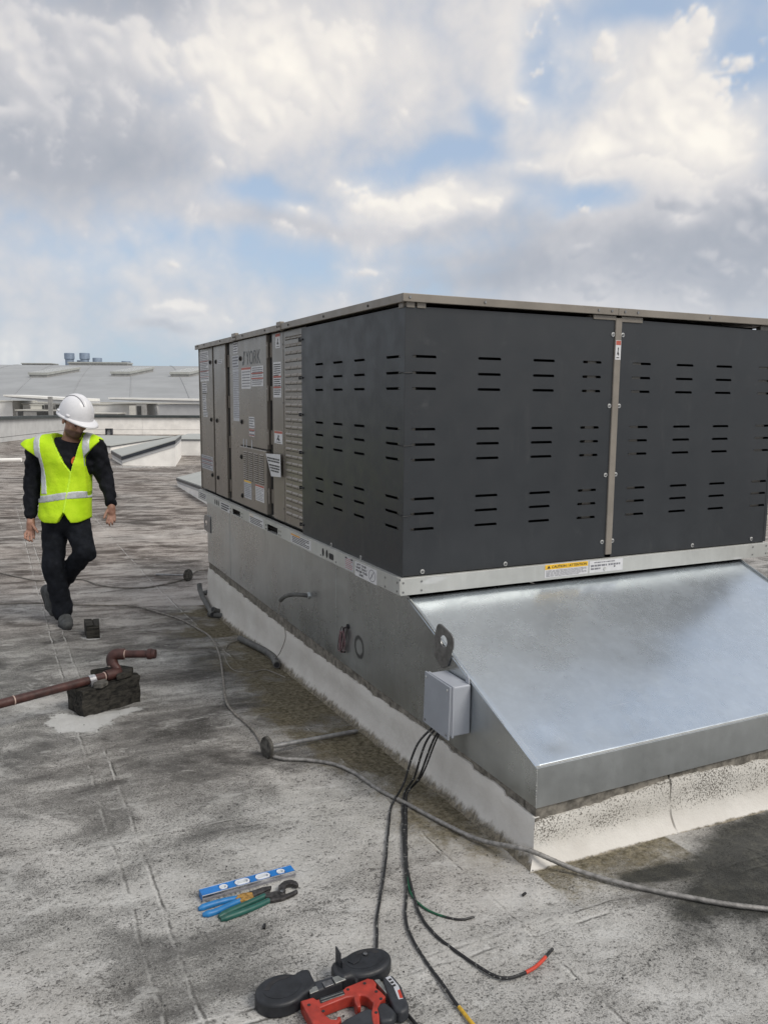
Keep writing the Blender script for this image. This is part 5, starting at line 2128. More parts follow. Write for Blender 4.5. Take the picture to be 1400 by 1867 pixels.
for x, y in ((-.930, -1.360), (-.905, -1.395), (-.820, -1.352), (-.772, -1.350), (-.757, -1.390), (-.757, -1.418), (-.788, -1.455), (-.925, -1.44)):
    mb = MB()
    mb.lathe([(.0042, 0), (.0042, .0008)], (x, y + SDY, SZ + .0664 * SH), (0, 0, 1), 10)
    mb.build('screw_hole', M['ink'], red)
sp([(-.742, -1.344), (-.728, -1.346), (-.722, -1.400), (-.733, -1.408)], .020, .060, 'alu_plate', 'saw_alu', bev=.002)
sp([(-.892, -1.446), (-.86, -1.434), (-.80, -1.424), (-.785, -1.436), (-.79, -1.47), (-.81, -1.50), (-.87, -1.497), (-.90, -1.48)], .008, .060, 'handle_grip', 'saw_panel', bev=.010)
sp([(-.778, -1.420), (-.748, -1.424), (-.735, -1.470), (-.76, -1.49), (-.79, -1.480)], .010, .058, 'handle_grip', 'saw_panel', bev=.008)
bt = sp([(-.722, -1.352), (-.700, -1.350), (-.693, -1.358), (-.690, -1.40), (-.703, -1.468), (-.712, -1.482), (-.735, -1.486), (-.742, -1.470), (-.733, -1.40)], .010, .074, 'battery', 'saw_panel', bev=.008)
sp([(-.716, -1.360), (-.702, -1.358), (-.698, -1.40), (-.708, -1.446), (-.720, -1.444), (-.712, -1.40)], .0745, .0752, 'battery_label', 'label2', bt, 0)
sp([(-.7085, -1.415), (-.701, -1.414), (-.7075, -1.444), (-.715, -1.442)], .0754, .0758, 'battery_stripe', 'tape_red', bt, 0)
for k in range(3):
    y = -1.368 - .012 * k
    sp([(-.713, y), (-.704, y + .001), (-.704, y - .006), (-.712, y - .007)], .0754, .0758, 'lettering', 'ink', bt, 0)

# crumbs and offcuts
for (x, y, l, a, label) in [(-.920, -.939, .020, 1.2, 'small black offcut below the green pliers'), (-.110, -1.115, .016, .4, 'tiny black scrap near the curb corner seam')]:
    mb = MB()
    z = gzf(x, y)
    mb.tube([(x - math.cos(a) * l / 2, y - math.sin(a) * l / 2, z + .005), (x, y, z + .006), (x + math.cos(a) * l / 2, y + math.sin(a) * l / 2, z + .005)], .0045, 8)
    o = solo(mb.build('wire_offcut', M['wire_black']), (x, y, z))
    tag(o, label, 'scrap')
rr = random.Random(11)
mb = MB()
for k in range(340):
    x, y = rr.uniform(-1.7, .6), rr.uniform(-1.7, 1.6)
    if x > -.02 and y > -1.0:
        continue
    z = gzf(x, y) + .002
    s = rr.uniform(.0015, .0045)
    d = rr.uniform(0, 6.3)
    mb.add([(x + s * math.cos(d + i * 2.1) * rr.uniform(.6, 1.2), y + s * math.sin(d + i * 2.1), z) for i in range(3)] + [(x, y, z + s * .8)], [(0, 1, 3), (1, 2, 3), (2, 0, 3), (0, 2, 1)])
tag(mb.build('grit', M['black']), kind='stuff')

# ------------------------------------------------------------------ the worker: surfaces grown from a distance field
def surface_nets(f, lo, h):
    s = f < 0
    nx, ny, nz = f.shape
    cnt = np.zeros((nx - 1, ny - 1, nz - 1), np.int8)
    for a in (0, 1):
        for b in (0, 1):
            for c in (0, 1):
                cnt += s[a:nx - 1 + a, b:ny - 1 + b, c:nz - 1 + c]
    act = (cnt > 0) & (cnt < 8)
    I = np.argwhere(act)
    acc = np.zeros((len(I), 3))
    num = np.zeros(len(I))
    for ax in range(3):
        o1, o2 = [k for k in range(3) if k != ax]
        for a in (0, 1):
            for b in (0, 1):
                c0 = I.copy()
                c0[:, o1] += a
                c0[:, o2] += b
                c1 = c0.copy()
                c1[:, ax] += 1
                f0 = f[c0[:, 0], c0[:, 1], c0[:, 2]]
                f1 = f[c1[:, 0], c1[:, 1], c1[:, 2]]
                m_ = (f0 < 0) != (f1 < 0)
                t = np.where(m_, f0 / np.where(m_, f0 - f1, 1), 0)
                p = c0.astype(float)
                p[:, ax] += t
                acc[m_] += p[m_]
                num[m_] += 1
    V = lo + h * acc / num[:, None]
    idx = -np.ones(act.shape, np.int64)
    idx[I[:, 0], I[:, 1], I[:, 2]] = np.arange(len(I))
    quads = []
    for ax in range(3):
        o1, o2 = [(1, 2), (2, 0), (0, 1)][ax]
        sl0 = [slice(None)] * 3
        sl1 = [slice(None)] * 3
        sl0[ax] = slice(0, -1)
        sl1[ax] = slice(1, None)
        d = s[tuple(sl0)] != s[tuple(sl1)]
        e = np.argwhere(d)
        lim = [f.shape[k] - 1 for k in range(3)]
        ok = (e[:, o1] > 0) & (e[:, o2] > 0) & (e[:, o1] < lim[o1]) & (e[:, o2] < lim[o2])
        e = e[ok]
        q = []
        for a, b in ((1, 1), (0, 1), (0, 0), (1, 0)):
            c = e.copy()
            c[:, o1] -= a
            c[:, o2] -= b
            q.append(idx[c[:, 0], c[:, 1], c[:, 2]])
        q = np.stack(q, 1)
        inside = s[e[:, 0], e[:, 1], e[:, 2]]
        q[~inside] = q[~inside][:, ::-1]
        quads.append(q)
    Q = np.concatenate(quads)
    Q = Q[(Q >= 0).all(1)]
    return V, Q


class Field:
    def __init__(self, lo, hi, h):
        self.lo = np.array(lo, float)
        self.h = h
        n = np.ceil((np.array(hi) - self.lo) / h).astype(int) + 1
        self.f = np.full(n, .5, np.float32)
        self.ax = [self.lo[i] + h * np.arange(n[i]) for i in range(3)]

    def region(self, lo, hi, pad):
        s = []
        for i in range(3):
            a = int(max(0, math.floor((lo[i] - pad - self.lo[i]) / self.h)))
            b = int(min(len(self.ax[i]), math.ceil((hi[i] + pad - self.lo[i]) / self.h) + 1))
            s.append(slice(a, max(a + 1, b)))
        g = np.meshgrid(*[self.ax[i][s[i]] for i in range(3)], indexing='ij')
        return tuple(s), g

    def join(self, s, d, k):
        cur = self.f[s]
        if k > 0:
            h_ = np.clip(.5 + .5 * (cur - d) / k, 0, 1)
            self.f[s] = cur * (1 - h_) + d * h_ - k * h_ * (1 - h_)
        else:
            self.f[s] = np.minimum(cur, d)

    def cone(self, a, b, ra, rb, k=.02, flat=1.0):
        """tapered limb from a to b; flat > 1 thins it front to back"""
        a, b = np.array(a, float), np.array(b, float)
        r = max(ra, rb)
        s, g = self.region(np.minimum(a, b), np.maximum(a, b), r + k + 3 * self.h)
        p = [g[i] - a[i] for i in range(3)]
        d = b - a
        p[1] = p[1] * flat
        d = d * np.array([1, flat, 1])
        t = np.clip((p[0] * d[0] + p[1] * d[1] + p[2] * d[2]) / max((d ** 2).sum(), 1e-9), 0, 1)
        dist = np.sqrt((p[0] - t * d[0]) ** 2 + (p[1] - t * d[1]) ** 2 + (p[2] - t * d[2]) ** 2) - (ra + (rb - ra) * t)
        self.join(s, (dist / max(1, flat) ** .5).astype(np.float32), k)
        return self

    def ball(self, c, r, k=.02, ax=None):
        """ellipsoid with radii r along the axes ax"""
        c = np.array(c, float)
        r = np.array(r if hasattr(r, '__len__') else (r, r, r), float)
        s, g = self.region(c, c, r.max() + k + 3 * self.h)
        p = [g[i] - c[i] for i in range(3)]
        if ax is not None:
            p = [sum(p[j] * ax[i][j] for j in range(3)) for i in range(3)]
        q = np.sqrt(sum((p[i] / r[i]) ** 2 for i in range(3)))
        q2 = np.sqrt(sum((p[i] / r[i] ** 2) ** 2 for i in range(3)))
        d = q * (q - 1) / np.maximum(q2, 1e-6)
        self.join(s, d.astype(np.float32), k)
        return self

    def grid(self):
        return np.meshgrid(*self.ax, indexing='ij', sparse=True)

    def folds(self, amp, scale, seed, stretch=(1, 1, 1)):
        P_ = Perlin(seed)
        X, Y, Z = np.meshgrid(*self.ax, indexing='ij')
        m_ = np.abs(self.f) < .06
        x, y, z = X[m_] * scale * stretch[0], Y[m_] * scale * stretch[1], Z[m_] * scale * stretch[2]
        n = P_(x + .7 * z, y + 1.3 * z) * .6 + P_(x * 1.9 + y, z * 1.9) * .5
        self.f[m_] += (amp * n).astype(np.float32)
        return self

    def build(self, name, material, parent, label=None):
        V, Q = surface_nets(self.f, self.lo, self.h)
        me = bpy.data.meshes.new(name)
        me.from_pydata(V.tolist(), [], Q.tolist())
        me.polygons.foreach_set('use_smooth', [True] * len(me.polygons))
        me.update()
        me.materials.append(material)
        o = bpy.data.objects.new(name, me)
        COL.objects.link(o)
        o.parent = parent
        if label:
            o['label'] = label
        return o


def vec(*a):
    return np.array(a, float)


def unit(v):
    v = np.array(v, float)
    return v / np.linalg.norm(v)


PX, PY = -1.144, 3.456
man = thing('person', (PX, PY, gzf(PX, PY) + .0), 'worker in white hard hat and yellow high visibility vest stepping across the roof, looking down', 'person', None, R(-25.77))

LO, HI = (-.42, -.32, -.03), (.58, .42, 1.85)
# joints, in the worker's own frame: x to the picture's right, y away, z up
shL, elL, wrL, palmL = vec(-.160, .02, 1.355), vec(-.212, .05, 1.085), vec(-.200, -.03, .845), vec(-.196, -.05, .765)
shR, elR, wrR, palmR = vec(.290, .03, 1.375), vec(.325, .09, 1.145), vec(.402, -.01, .958), vec(.408, -.03, .885)
neck0, neck1 = vec(.095, .03, 1.40), vec(.130, .00, 1.50)
fdir = unit((.62, -.66, -.42))               # the face looks down to the right
hup = unit(vec(.36, -.25, .90) - fdir * np.dot(vec(.36, -.25, .90), fdir))
hside = np.cross(hup, fdir)                  # towards the head's left
hc = vec(.163, -.02, 1.575)


def H(f, s, u):
    return hc + fdir * f + hside * s + hup * u


def torso(F, g=0.0, k=.05):
    F.cone((.050, .01, .92), (.055, .02, 1.05), .150 + g, .150 + g, k, 1.35)
    F.cone((.055, .02, 1.05), (.075, .03, 1.24), .152 + g, .165 + g, k, 1.30)
    F.cone((-.075, .03, 1.335), (.215, .04, 1.355), .085 + g, .085 + g, k, 1.0)
    F.cone((.075, .03, 1.26), (.08, .03, 1.33), .150 + g, .120 + g, k, 1.25)
    return F


def fingers(F, specs):
    for chain, r in specs:
        for i in range(len(chain) - 1):
            F.cone(chain[i], chain[i + 1], r * (1 - .12 * i), r * (1 - .12 * (i + 1)), .004)


# ---- body: head, neck, trunk, arms and hands in one skin
F = Field(LO, HI, .0052)
torso(F, -.03)
F.cone(shL, elL, .050, .042, .02).cone(elL, wrL, .042, .027, .02)
F.cone(shR, elR, .050, .042, .02).cone(elR, wrR, .042, .027, .02)
F.cone((-.0, .02, .88), (-.045, -.01, .47), .058, .048, .02).cone((-.04, -.02, .47), (-.02, .03, .12), .055, .04, .03)
F.cone((.10, .02, .88), (.208, -.07, .58), .058, .046, .02).cone((.20, -.07, .58), (-.10, .19, .25), .055, .04, .03)
F.cone(neck0, neck1, .060, .056, .03)
AXH = [fdir, hside, hup]
F.ball(H(-.012, 0, .025), (.100, .078, .105), .02, AXH)          # skull
F.ball(H(.035, 0, -.045), (.062, .058, .075), .03, AXH)          # face
F.ball(H(.058, 0, -.098), (.032, .034, .026), .02, AXH)          # chin
F.cone(H(.02, .045, -.085), H(.06, .02, -.10), .022, .020, .02).cone(H(.02, -.045, -.085), H(.06, -.02, -.10), .022, .020, .02)   # jaw
F.cone(H(.086, .03, .004), H(.086, -.03, .004), .013, .013, .012)   # brow
F.cone(H(.092, 0, -.012), H(.112, 0, -.045), .010, .013, .010)   # nose
F.ball(H(.100, .011, -.049), .009, .006).ball(H(.100, -.011, -.049), .009, .006)
F.cone(H(.088, .02, -.073), H(.088, -.02, -.073), .0075, .0075, .004).cone(H(.086, .016, -.083), H(.086, -.016, -.083), .008, .008, .004)  # lips
F.ball(H(.074, .036, -.03), (.02, .022, .02), .012, AXH).ball(H(.074, -.036, -.03), (.02, .022, .02), .012, AXH)  # cheeks
for sgn in (1, -1):
    F.ball(H(-.012, sgn * .080, -.022), (.018, .009, .030), .006, AXH)   # ears
# hands
F.cone(wrL, palmL + vec(0, 0, .035), .026, .030, .012)
F.ball(palmL, (.034, .027, .046), .012)
fingers(F, [([palmL + vec(-.024, -.010, -.025), vec(-.232, -.075, .715), vec(-.226, -.095, .690), vec(-.212, -.088, .676)], .0105),
            ([palmL + vec(-.008, -.014, -.032), vec(-.208, -.080, .702), vec(-.203, -.098, .678), vec(-.195, -.088, .664)], .0108),
            ([palmL + vec(.008, -.012, -.032), vec(-.186, -.076, .702), vec(-.181, -.090, .676), vec(-.178, -.082, .660)], .0105),
            ([palmL + vec(.022, -.008, -.025), vec(-.168, -.066, .715), vec(-.164, -.078, .694), vec(-.166, -.074, .680)], .0092),
            ([palmL + vec(.022, -.016, .018), vec(-.150, -.085, .760), vec(-.128, -.095, .735)], .0115)])
F.cone(wrR, palmR + vec(0, 0, .03), .025, .029, .012)
F.ball(palmR, (.030, .029, .042), .012)
fingers(F, [([palmR + vec(-.018, -.014, -.026), vec(.388, -.062, .835), vec(.384, -.074, .812), vec(.383, -.066, .798)], .0100),
            ([palmR + vec(-.003, -.014, -.032), vec(.405, -.062, .828), vec(.403, -.078, .802), vec(.403, -.068, .786)], .0104),
            ([palmR + vec(.012, -.010, -.030), vec(.422, -.054, .830), vec(.423, -.068, .806), vec(.421, -.060, .790)], .0100),
            ([palmR + vec(.023, -.004, -.022), vec(.436, -.040, .842), vec(.437, -.050, .822), vec(.434, -.046, .808)], .0088),
            ([palmR + vec(-.022, -.016, .016), vec(.376, -.075, .868), vec(.372, -.092, .846)], .0110)])
body = F.build('body', M['skin_beard'], man)
at = body.data.color_attributes.new('stubble', 'FLOAT_COLOR', 'POINT')
for i, v in enumerate(body.data.vertices):
    q = np.array(v.co) - hc
    f_, u_ = q @ fdir, q @ hup
    s_ = float(np.clip((-.050 - u_ + .25 * (f_ - .06)) / .02, 0, 1)) * float(np.clip((f_ - .005) / .02, 0, 1)) * float(np.clip((u_ + .15) / .03, 0, 1))
    at.data[i].color = (s_, s_, s_, 1)
# stubble and hair
F = Field((-.02, -.2, 1.40), (.36, .16, 1.72), .0045)
F.ball(H(-.020, 0, .020), (.101, .082, .105), .01, AXH)
F.f = np.maximum(F.f, 0)
X, Y, Z = F.grid()
df = (X - hc[0]) * fdir[0] + (Y - hc[1]) * fdir[1] + (Z - hc[2]) * fdir[2]
du = (X - hc[0]) * hup[0] + (Y - hc[1]) * hup[1] + (Z - hc[2]) * hup[2]
F = Field((-.02, -.2, 1.40), (.36, .16, 1.72), .0045)
F.ball(H(-.022, 0, .022), (.098, .0815, .104), .01, AXH)
F.f = np.maximum(F.f, np.maximum(df - .008, -(du + .045)))
F.build('hair', M['hair'], man)
for sgn in (1, -1):
    e = Field((.05, -.26, 1.44), (.38, .12, 1.66), .0032)
    e.cone(H(.0985, sgn * .022, .006), H(.090, sgn * .044, .005), .0045, .003, .0)
    e.build('eyebrow', M['hair'], man)
    e = Field((.05, -.26, 1.44), (.38, .12, 1.66), .0032)
    e.ball(H(.084, sgn * .031, -.013), .011, 0)
    e.build('eye', mat('eye_dark', (.05, .035, .03), .25), man)

# ---- black long-sleeved shirt
F = Field(LO, HI, .0066)
torso(F, .0)
F.cone(shL, elL, .070, .064, .04).cone(elL, wrL + vec(0, 0, .012), .064, .046, .03)
F.cone(shR, elR, .068, .061, .04).cone(elR, wrR + vec(0, 0, .004), .060, .043, .03)
F.cone((.088, .03, 1.365), (.105, .022, 1.405), .088, .074, .03)
F.cone((.05, .01, .93), (.05, .01, .86), .142, .142, .03, 1.3)
F.folds(.016, 15, 41, (1, 1, .7))
X, Y, Z = F.grid()
plane = Z + .25 * (X - .09) - .12 * Y - 1.418
F.f = np.maximum(F.f, -np.maximum(-plane, np.sqrt((X - .095) ** 2 + (Y - .03) ** 2) - .115))
F.build('shirt', M['shirt'], man)
# ---- trousers
F = Field(LO, HI, .0066)
F.cone((.045, .01, .92), (.045, .01, .84), .136, .136, .04, 1.25)
F.cone((-.01, .01, .82), (.10, .01, .82), .112, .112, .04)
F.cone((-.034, .01, .80), (-.052, -.03, .47), .098, .078, .03)
F.cone((-.052, -.03, .47), (-.024, .03, .14), .078, .072, .02)
F.cone((-.022, .03, .14), (-.020, .02, .095), .074, .074, .02)
F.cone((.122, .01, .80), (.212, -.075, .585), .098, .078, .03)
F.cone((.212, -.075, .585), (-.005, .11, .37), .076, .066, .02)
F.cone((-.005, .11, .37), (-.120, .205, .235), .072, .064, .02)
F.folds(.011, 13, 43, (1, 1, .8))
F.build('trousers', M['denim'], man)
# ---- shoes
F = Field((-.42, -.32, -.03), (.28, .42, .40), .0055)
F.cone((-.022, .045, .125), (-.015, .03, .065), .056, .054, .02)
F.cone((-.018, .045, .050), (.045, -.085, .045), .046, .048, .02)
F.cone((.045, -.085, .045), (.085, -.165, .038), .048, .036, .02)
X, Y, Z = F.grid()
F.f = np.maximum(F.f, -(Z - .012))
F.build('shoe', M['shoe'], man)
F = Field((-.42, -.32, -.03), (.28, .42, .40), .0055)
F.cone((-.020, .050, .030), (.045, -.085, .030), .050, .052, .02).cone((.045, -.085, .03), (.088, -.170, .03), .052, .038, .02)
F.f = np.maximum(F.f, np.maximum(-(Z - .001), Z - .020))
F.build('sole', M['sole'], man)
F = Field((-.42, -.0, -.03), (.1, .42, .42), .0055)
ank, heel, ball, toe = vec(-.165, .215, .205), vec(-.235, .262, .205), vec(-.180, .225, .085), vec(-.158, .190, .045)
F.cone(ank + vec(.04, -.02, .05), ank, .055, .054, .02)
F.cone(heel, ank, .042, .046, .02).cone(heel, ball, .040, .046, .02).cone(ank, ball, .046, .046, .02).cone(ball, toe, .046, .036, .02)
F.build('shoe', M['shoe'], man)
F = Field((-.42, -.0, -.03), (.1, .42, .42), .0055)
off = unit((-.75, .45, -.35)) * .018
F.cone(heel + off, ball + off, .038, .044, .02).cone(ball + off, toe + off, .044, .034, .02)
X, Y, Z = F.grid()
nn = unit((-.80, .45, -.30))
dd = (X - heel[0]) * nn[0] + (Y - heel[1]) * nn[1] + (Z - heel[2]) * nn[2]
F.f = np.maximum(F.f, -(dd - .026))
F.build('sole', M['sole'], man)


# ---- vest: open V neck, wide arm holes, rounded split hem
def vest_field(extra=0.0):
    F = Field(LO, HI, .0062)
    torso(F, .026 + extra, .05)
    F.cone((-.08, .03, 1.345), (-.190, .03, 1.338), .108 + extra, .094 + extra, .05)       # caps over the shoulders
    F.cone((.20, .035, 1.355), (.280, .035, 1.355), .106 + extra, .090 + extra, .05)
    F.cone((.048, .01, .96), (.044, .000, .84), .178 + extra, .196 + extra, .04, 1.22)
    X, Y, Z = F.grid()
    F.folds(.008, 10, 47, (1, 1, .35))
    # V at the front, between the neck and z = 1.19
    cx = .142
    front = Y - .02
    vz = Z - 1.185
    half = np.where(X < cx, vz * .60, vz * .30)
    vcut = np.maximum(np.abs(X - cx) - half, front)
    F.f = np.maximum(F.f, -vcut)
    # round neck opening
    nd = np.sqrt((X - .092) ** 2 + ((Y - .035) * 1.1) ** 2) - .098
    F.f = np.maximum(F.f, -np.maximum(nd, 1.28 - Z))
    # arm holes
    al = np.maximum(X + .100, Z - (1.392 - .62 * (X + .27)))
    F.f = np.maximum(F.f, -np.maximum(al, .98 - Z + 0 * X))
    ar = np.maximum(.232 - X, Z - (1.300 + 1.1 * (X - .232)))
    F.f = np.maximum(F.f, -np.maximum(ar, 1.00 - Z + 0 * Y))
    # hem: two rounded tails
    hz = .812 + .9 * np.maximum(np.abs(X - .002) - .06, 0) ** 1.5 * 2.0
    hz2 = .812 + .9 * np.maximum(np.abs(X - .150) - .03, 0) ** 1.4 * 1.4
    split = .895 - np.abs(X - .090) * 1.75
    hem = np.where(X < .090, hz, hz2)
    hem = np.where(Y < .05, np.maximum(hem, split), .825)
    F.f = np.maximum(F.f, hem - Z)
    return F, X, Y, Z


F, X, Y, Z = vest_field()
F.build('vest', M['vest'], man)


def band(name, cond, material, extra=.0035):
    G, X, Y, Z = vest_field(extra)
    G.f = np.maximum(G.f, cond(X, Y, Z))
    return G.build(name, material, man)


band('reflective_band', lambda X, Y, Z: np.abs(Z - .997 - .02 * np.sin(X * 9)) - .027 + 0 * X + 0 * Y, M['stripe'])
band('reflective_strip', lambda X, Y, Z: np.maximum(np.abs(X - (-.128 + (1.484 - Z) * .150)) - .026, 1.022 - Z) + 0 * Y, M['stripe'])
band('reflective_strip', lambda X, Y, Z: np.maximum(np.abs(X - (.246 + (1.487 - Z) * .028)) - .025, 1.225 - Z) + 0 * Y, M['stripe'])
# binding along the V and the zip
band('binding', lambda X, Y, Z: np.maximum(np.maximum(np.abs(X - .142 + np.where(X < .142, (Z - 1.185) * .60, -(Z - 1.185) * .30)) - .0085, 1.18 - Z), Y - .0), M['stripe_edge'], .003)
band('zip', lambda X, Y, Z: np.maximum(np.maximum(np.abs(X - (.142 - (1.19 - Z) * .17)) - .008, Z - 1.19), Y + 0 * X), M['stripe_edge'], .004)
# chest print on the shirt
F = Field((.10, -.22, 1.20), (.24, .05, 1.36), .004)
torso(F, .012)
X, Y, Z = F.grid()
rr_ = np.sqrt((X - .176) ** 2 + ((Z - 1.268) * .85) ** 2)
F.f = np.maximum(F.f, np.maximum(np.abs(rr_ - .022) - .008, Y))
F.build('chest_print', M['orange'], man)

# ---- hard hat
hat_up = unit((.30, -.16, .94))
hat_f = unit(np.array([.86, -.42, -.36]) - hat_up * np.dot(np.array([.86, -.42, -.36]), hat_up))
hat_s = np.cross(hat_up, hat_f)
hat_c = vec(.168, -.012, 1.612)
NA, NR = 64, 26
vs, fs = [], []
for j in range(NR + 1):
    for i in range(NA):
        a = 2 * math.pi * i / NA
        ca, sa = math.cos(a), math.sin(a)
        if j <= 18:                                   # dome
            t = j / 18 * math.pi / 2
            r = math.sin(t) ** .92
            u = .158 * math.cos(t) ** .95 - .012
            x, y = .138 * r * ca, .116 * r * sa
            # central ridge and two grooves running front to back
            w = abs(y)
            ridge = .007 * (1 - min(1, max(0, (w - .022) / .010))) * min(1, max(0, math.cos(t)) * 3)
            groove = -.004 * math.exp(-((w - .036) / .006) ** 2) * min(1, max(0, math.cos(t)) * 2.5)
            u += ridge + groove
        else:                                         # brim, longer at the front
            k = (j - 18) / (NR - 18)
            ext = (.013 + .046 * max(0, ca) ** 2.2) * k
            x, y = (.138 + ext) * ca, (.116 + ext * .85) * sa
            u = -.012 - .010 * k - .012 * k * max(0, ca) ** 2 + .003 * math.sin(k * math.pi)
            if j == NR:
                u -= .006
        p = hat_c + hat_f * x + hat_s * y + hat_up * u
        vs.append(tuple(p))
for j in range(NR):
    for i in range(NA):
        i2 = (i + 1) % NA
        fs.append((j * NA + i, (j + 1) * NA + i, (j + 1) * NA + i2, j * NA + i2))
mb = MB()
mb.add(vs, fs, True)
me = mb.mesh('hard_hat')
me.set_sharp_from_angle(angle=R(60))
me.materials.append(M['brim'])
hat = bpy.data.objects.new('hard_hat', me)
COL.objects.link(hat)
hat.parent = man
sm_ = hat.modifiers.new('thick', 'SOLIDIFY')
sm_.thickness = .003
for sgn in (1, -1):                                   # accessory slot covers on the sides
    for ca in (.25, -.55):
        mb = MB()
        b = hat_c + hat_f * (.138 * ca) + hat_s * (sgn * .116 * math.sqrt(1 - ca * ca)) + hat_up * .004
        mb.lathe([(.004, -.016), (.010, -.012), (.010, .012), (.004, .016)], b, hat_f, 12)
        me = mb.mesh('slot_cover')
        me.materials.append(M['brim'])
        o = bpy.data.objects.new('slot_cover', me)
        COL.objects.link(o)
        o.parent = hat
mb = MB()
pts = []
for i in range(16):
    t = -.95 + 1.75 * i / 15
    x = .138 * math.sin(t) * .98
    pts.append(hat_c + hat_f * x + hat_s * (-.037) + hat_up * (.158 * math.cos(t) ** 1.0 * .955 - .010 + .0))
mb.tube(pts, .0024, 6)
me = mb.mesh('groove_line')
me.materials.append(M['ink_grey'])
o = bpy.data.objects.new('groove_line', me)
COL.objects.link(o)
o.parent = hat

# ------------------------------------------------------------------ the roofs beyond, laid out from the camera's position
F2 = Vector((.4347, .9006, 0))
R2 = Vector((.9006, -.4347, 0))


def bgp(s, d, z):
    p = Vector((CAM.x, CAM.y, 0)) + R2 * s + F2 * d
    return (p.x, p.y, z)


def bgfr(s, d, z):
    return bgp(s, d, z)


# parapet walls
def wall_run(p0, p1, z0, z1a, z1b, label, material, n, capm='cap'):
    a, b = Vector((*p0, 0)), Vector((*p1, 0))
    d = (b - a).normalized()
    nrm = Vector((d.y, -d.x, 0))
    t = thing('parapet_wall', bgp(*p0, z0), label, 'parapet wall')
    L = (b - a).length
    for i in range(n):
        u0, u1 = L * i / n + .004, L * (i + 1) / n - .004
        mb = MB()
        for (h0, h1) in ((0, .46), (.475, 1)):
            q = []
            for u in (u0, u1):
                for w in (0, .25):
                    p = a + d * u - nrm * w
                    zt = z1a + (z1b - z1a) * u / L
                    for h in (h0, h1):
                        q.append(bgp(p.x, p.y, z0 + (zt - z0) * h))
            k = len(mb.v)
            mb.add(q, [(0, 1, 5, 4), (2, 6, 7, 3), (0, 4, 6, 2), (1, 3, 7, 5), (0, 2, 3, 1), (4, 5, 7, 6)])
        mb.build('panel', M[material], t)
    mb = MB()
    q = []
    for u in (-.05, L + .05):
        for w in (-.10, .34):
            p = a + d * u - nrm * w
            zt = z1a + (z1b - z1a) * u / L
            for h in (0, .13):
                q.append(bgp(p.x, p.y, zt + h))
    mb.add(q, [(0, 1, 5, 4), (2, 6, 7, 3), (0, 4, 6, 2), (1, 3, 7, 5), (0, 2, 3, 1), (4, 5, 7, 6)])
    mb.build('coping', M[capm], t)
    return t


wall_run((-16.2, 42.1), (16, 46), -.6, .565, .62, 'long cream white parapet wall with a dark coping behind the worker', 'parapet', 9)
wall_run((-14.45, 26.0), (-16.15, 41.6), -.6, .79, .57, 'parapet wall with painted-in grey shade running towards the camera at the far left', 'parapet_shade', 6)
wall_run((17, 46), (30, -16), -.8, .7, .5, 'pale parapet wall along the far right of the roof', 'parapet', 14)
v = thing('wall_vent', bgp(-14.1, 41.55, -.38), 'small dark framed opening at the foot of the white wall', 'vent')
mb = MB()
mb.box(-14.26, -13.92, 41.60, 41.80, -.02, .03, bgfr)
mb.box(-13.99, -13.92, 41.60, 41.80, -.40, -.021, bgfr)
mb.box(-14.26, -14.20, 41.60, 41.80, -.40, -.021, bgfr)
mb.box(-14.19, -14.0, 41.60, 41.80, -.40, -.35, bgfr)
mb.build('frame', M['hatch_frame'], v)
mb = MB()
mb.box(-14.19, -14.0, 41.7, 41.8, -.345, -.025, bgfr)
mb.build('flap', M['grey_panel'], v)


# roof hatches / skylights on curbs
def skylight(fl, fr, br, bl, zf0, zf1, zb1, zb0, label, lidh=.10, name='skylight'):
    """corner points (s, d) front-left, front-right, back-right, back-left with their top heights"""
    t = thing(name, bgp(*fl, -.3), label, 'skylight')
    c = [fl, fr, br, bl]
    tops = [zf0, zf1, zb1, zb0]
    mb = MB()
    q = [bgp(*p, -.42) for p in c] + [bgp(*p, z - lidh) for p, z in zip(c, tops)]
    fs = [(0, 1, 5, 4), (1, 2, 6, 5), (2, 3, 7, 6), (3, 0, 4, 7), (4, 5, 6, 7)]
    mb.add(q, fs)
    mb.build('curb', M['parapet'], t)
    ctr = Vector((sum(p[0] for p in c) / 4, sum(p[1] for p in c) / 4, 0))

    def grow(p, g):
        d = Vector((*p, 0)) - ctr
        d = d * (1 + g / d.length)
        return (ctr.x + d.x, ctr.y + d.y)
    box = [(0, 1, 2, 3), (4, 7, 6, 5), (0, 4, 5, 1), (1, 5, 6, 2), (2, 6, 7, 3), (3, 7, 4, 0)]
    mb = MB()
    mb.add([bgp(*grow(p, .02), z - lidh * 1.9) for p, z in zip(c, tops)] + [bgp(*grow(p, .02), z - lidh * 1.02) for p, z in zip(c, tops)], box)
    mb.build('flashing_strip', M['grey_panel'], t)
    mb = MB()
    mb.add([bgp(*grow(p, .05), z - lidh) for p, z in zip(c, tops)] + [bgp(*grow(p, .05), z - .012) for p, z in zip(c, tops)], box)
    mb.build('frame', M['hatch_frame'], t)
    mb = MB()
    mb.add([bgp(*grow(p, .03), z - .011) for p, z in zip(c, tops)] + [bgp(*grow(p, .03), z + .012) for p, z in zip(c, tops)], box)
    mb.build('pane', M['hatch_glass'], t)
    return t


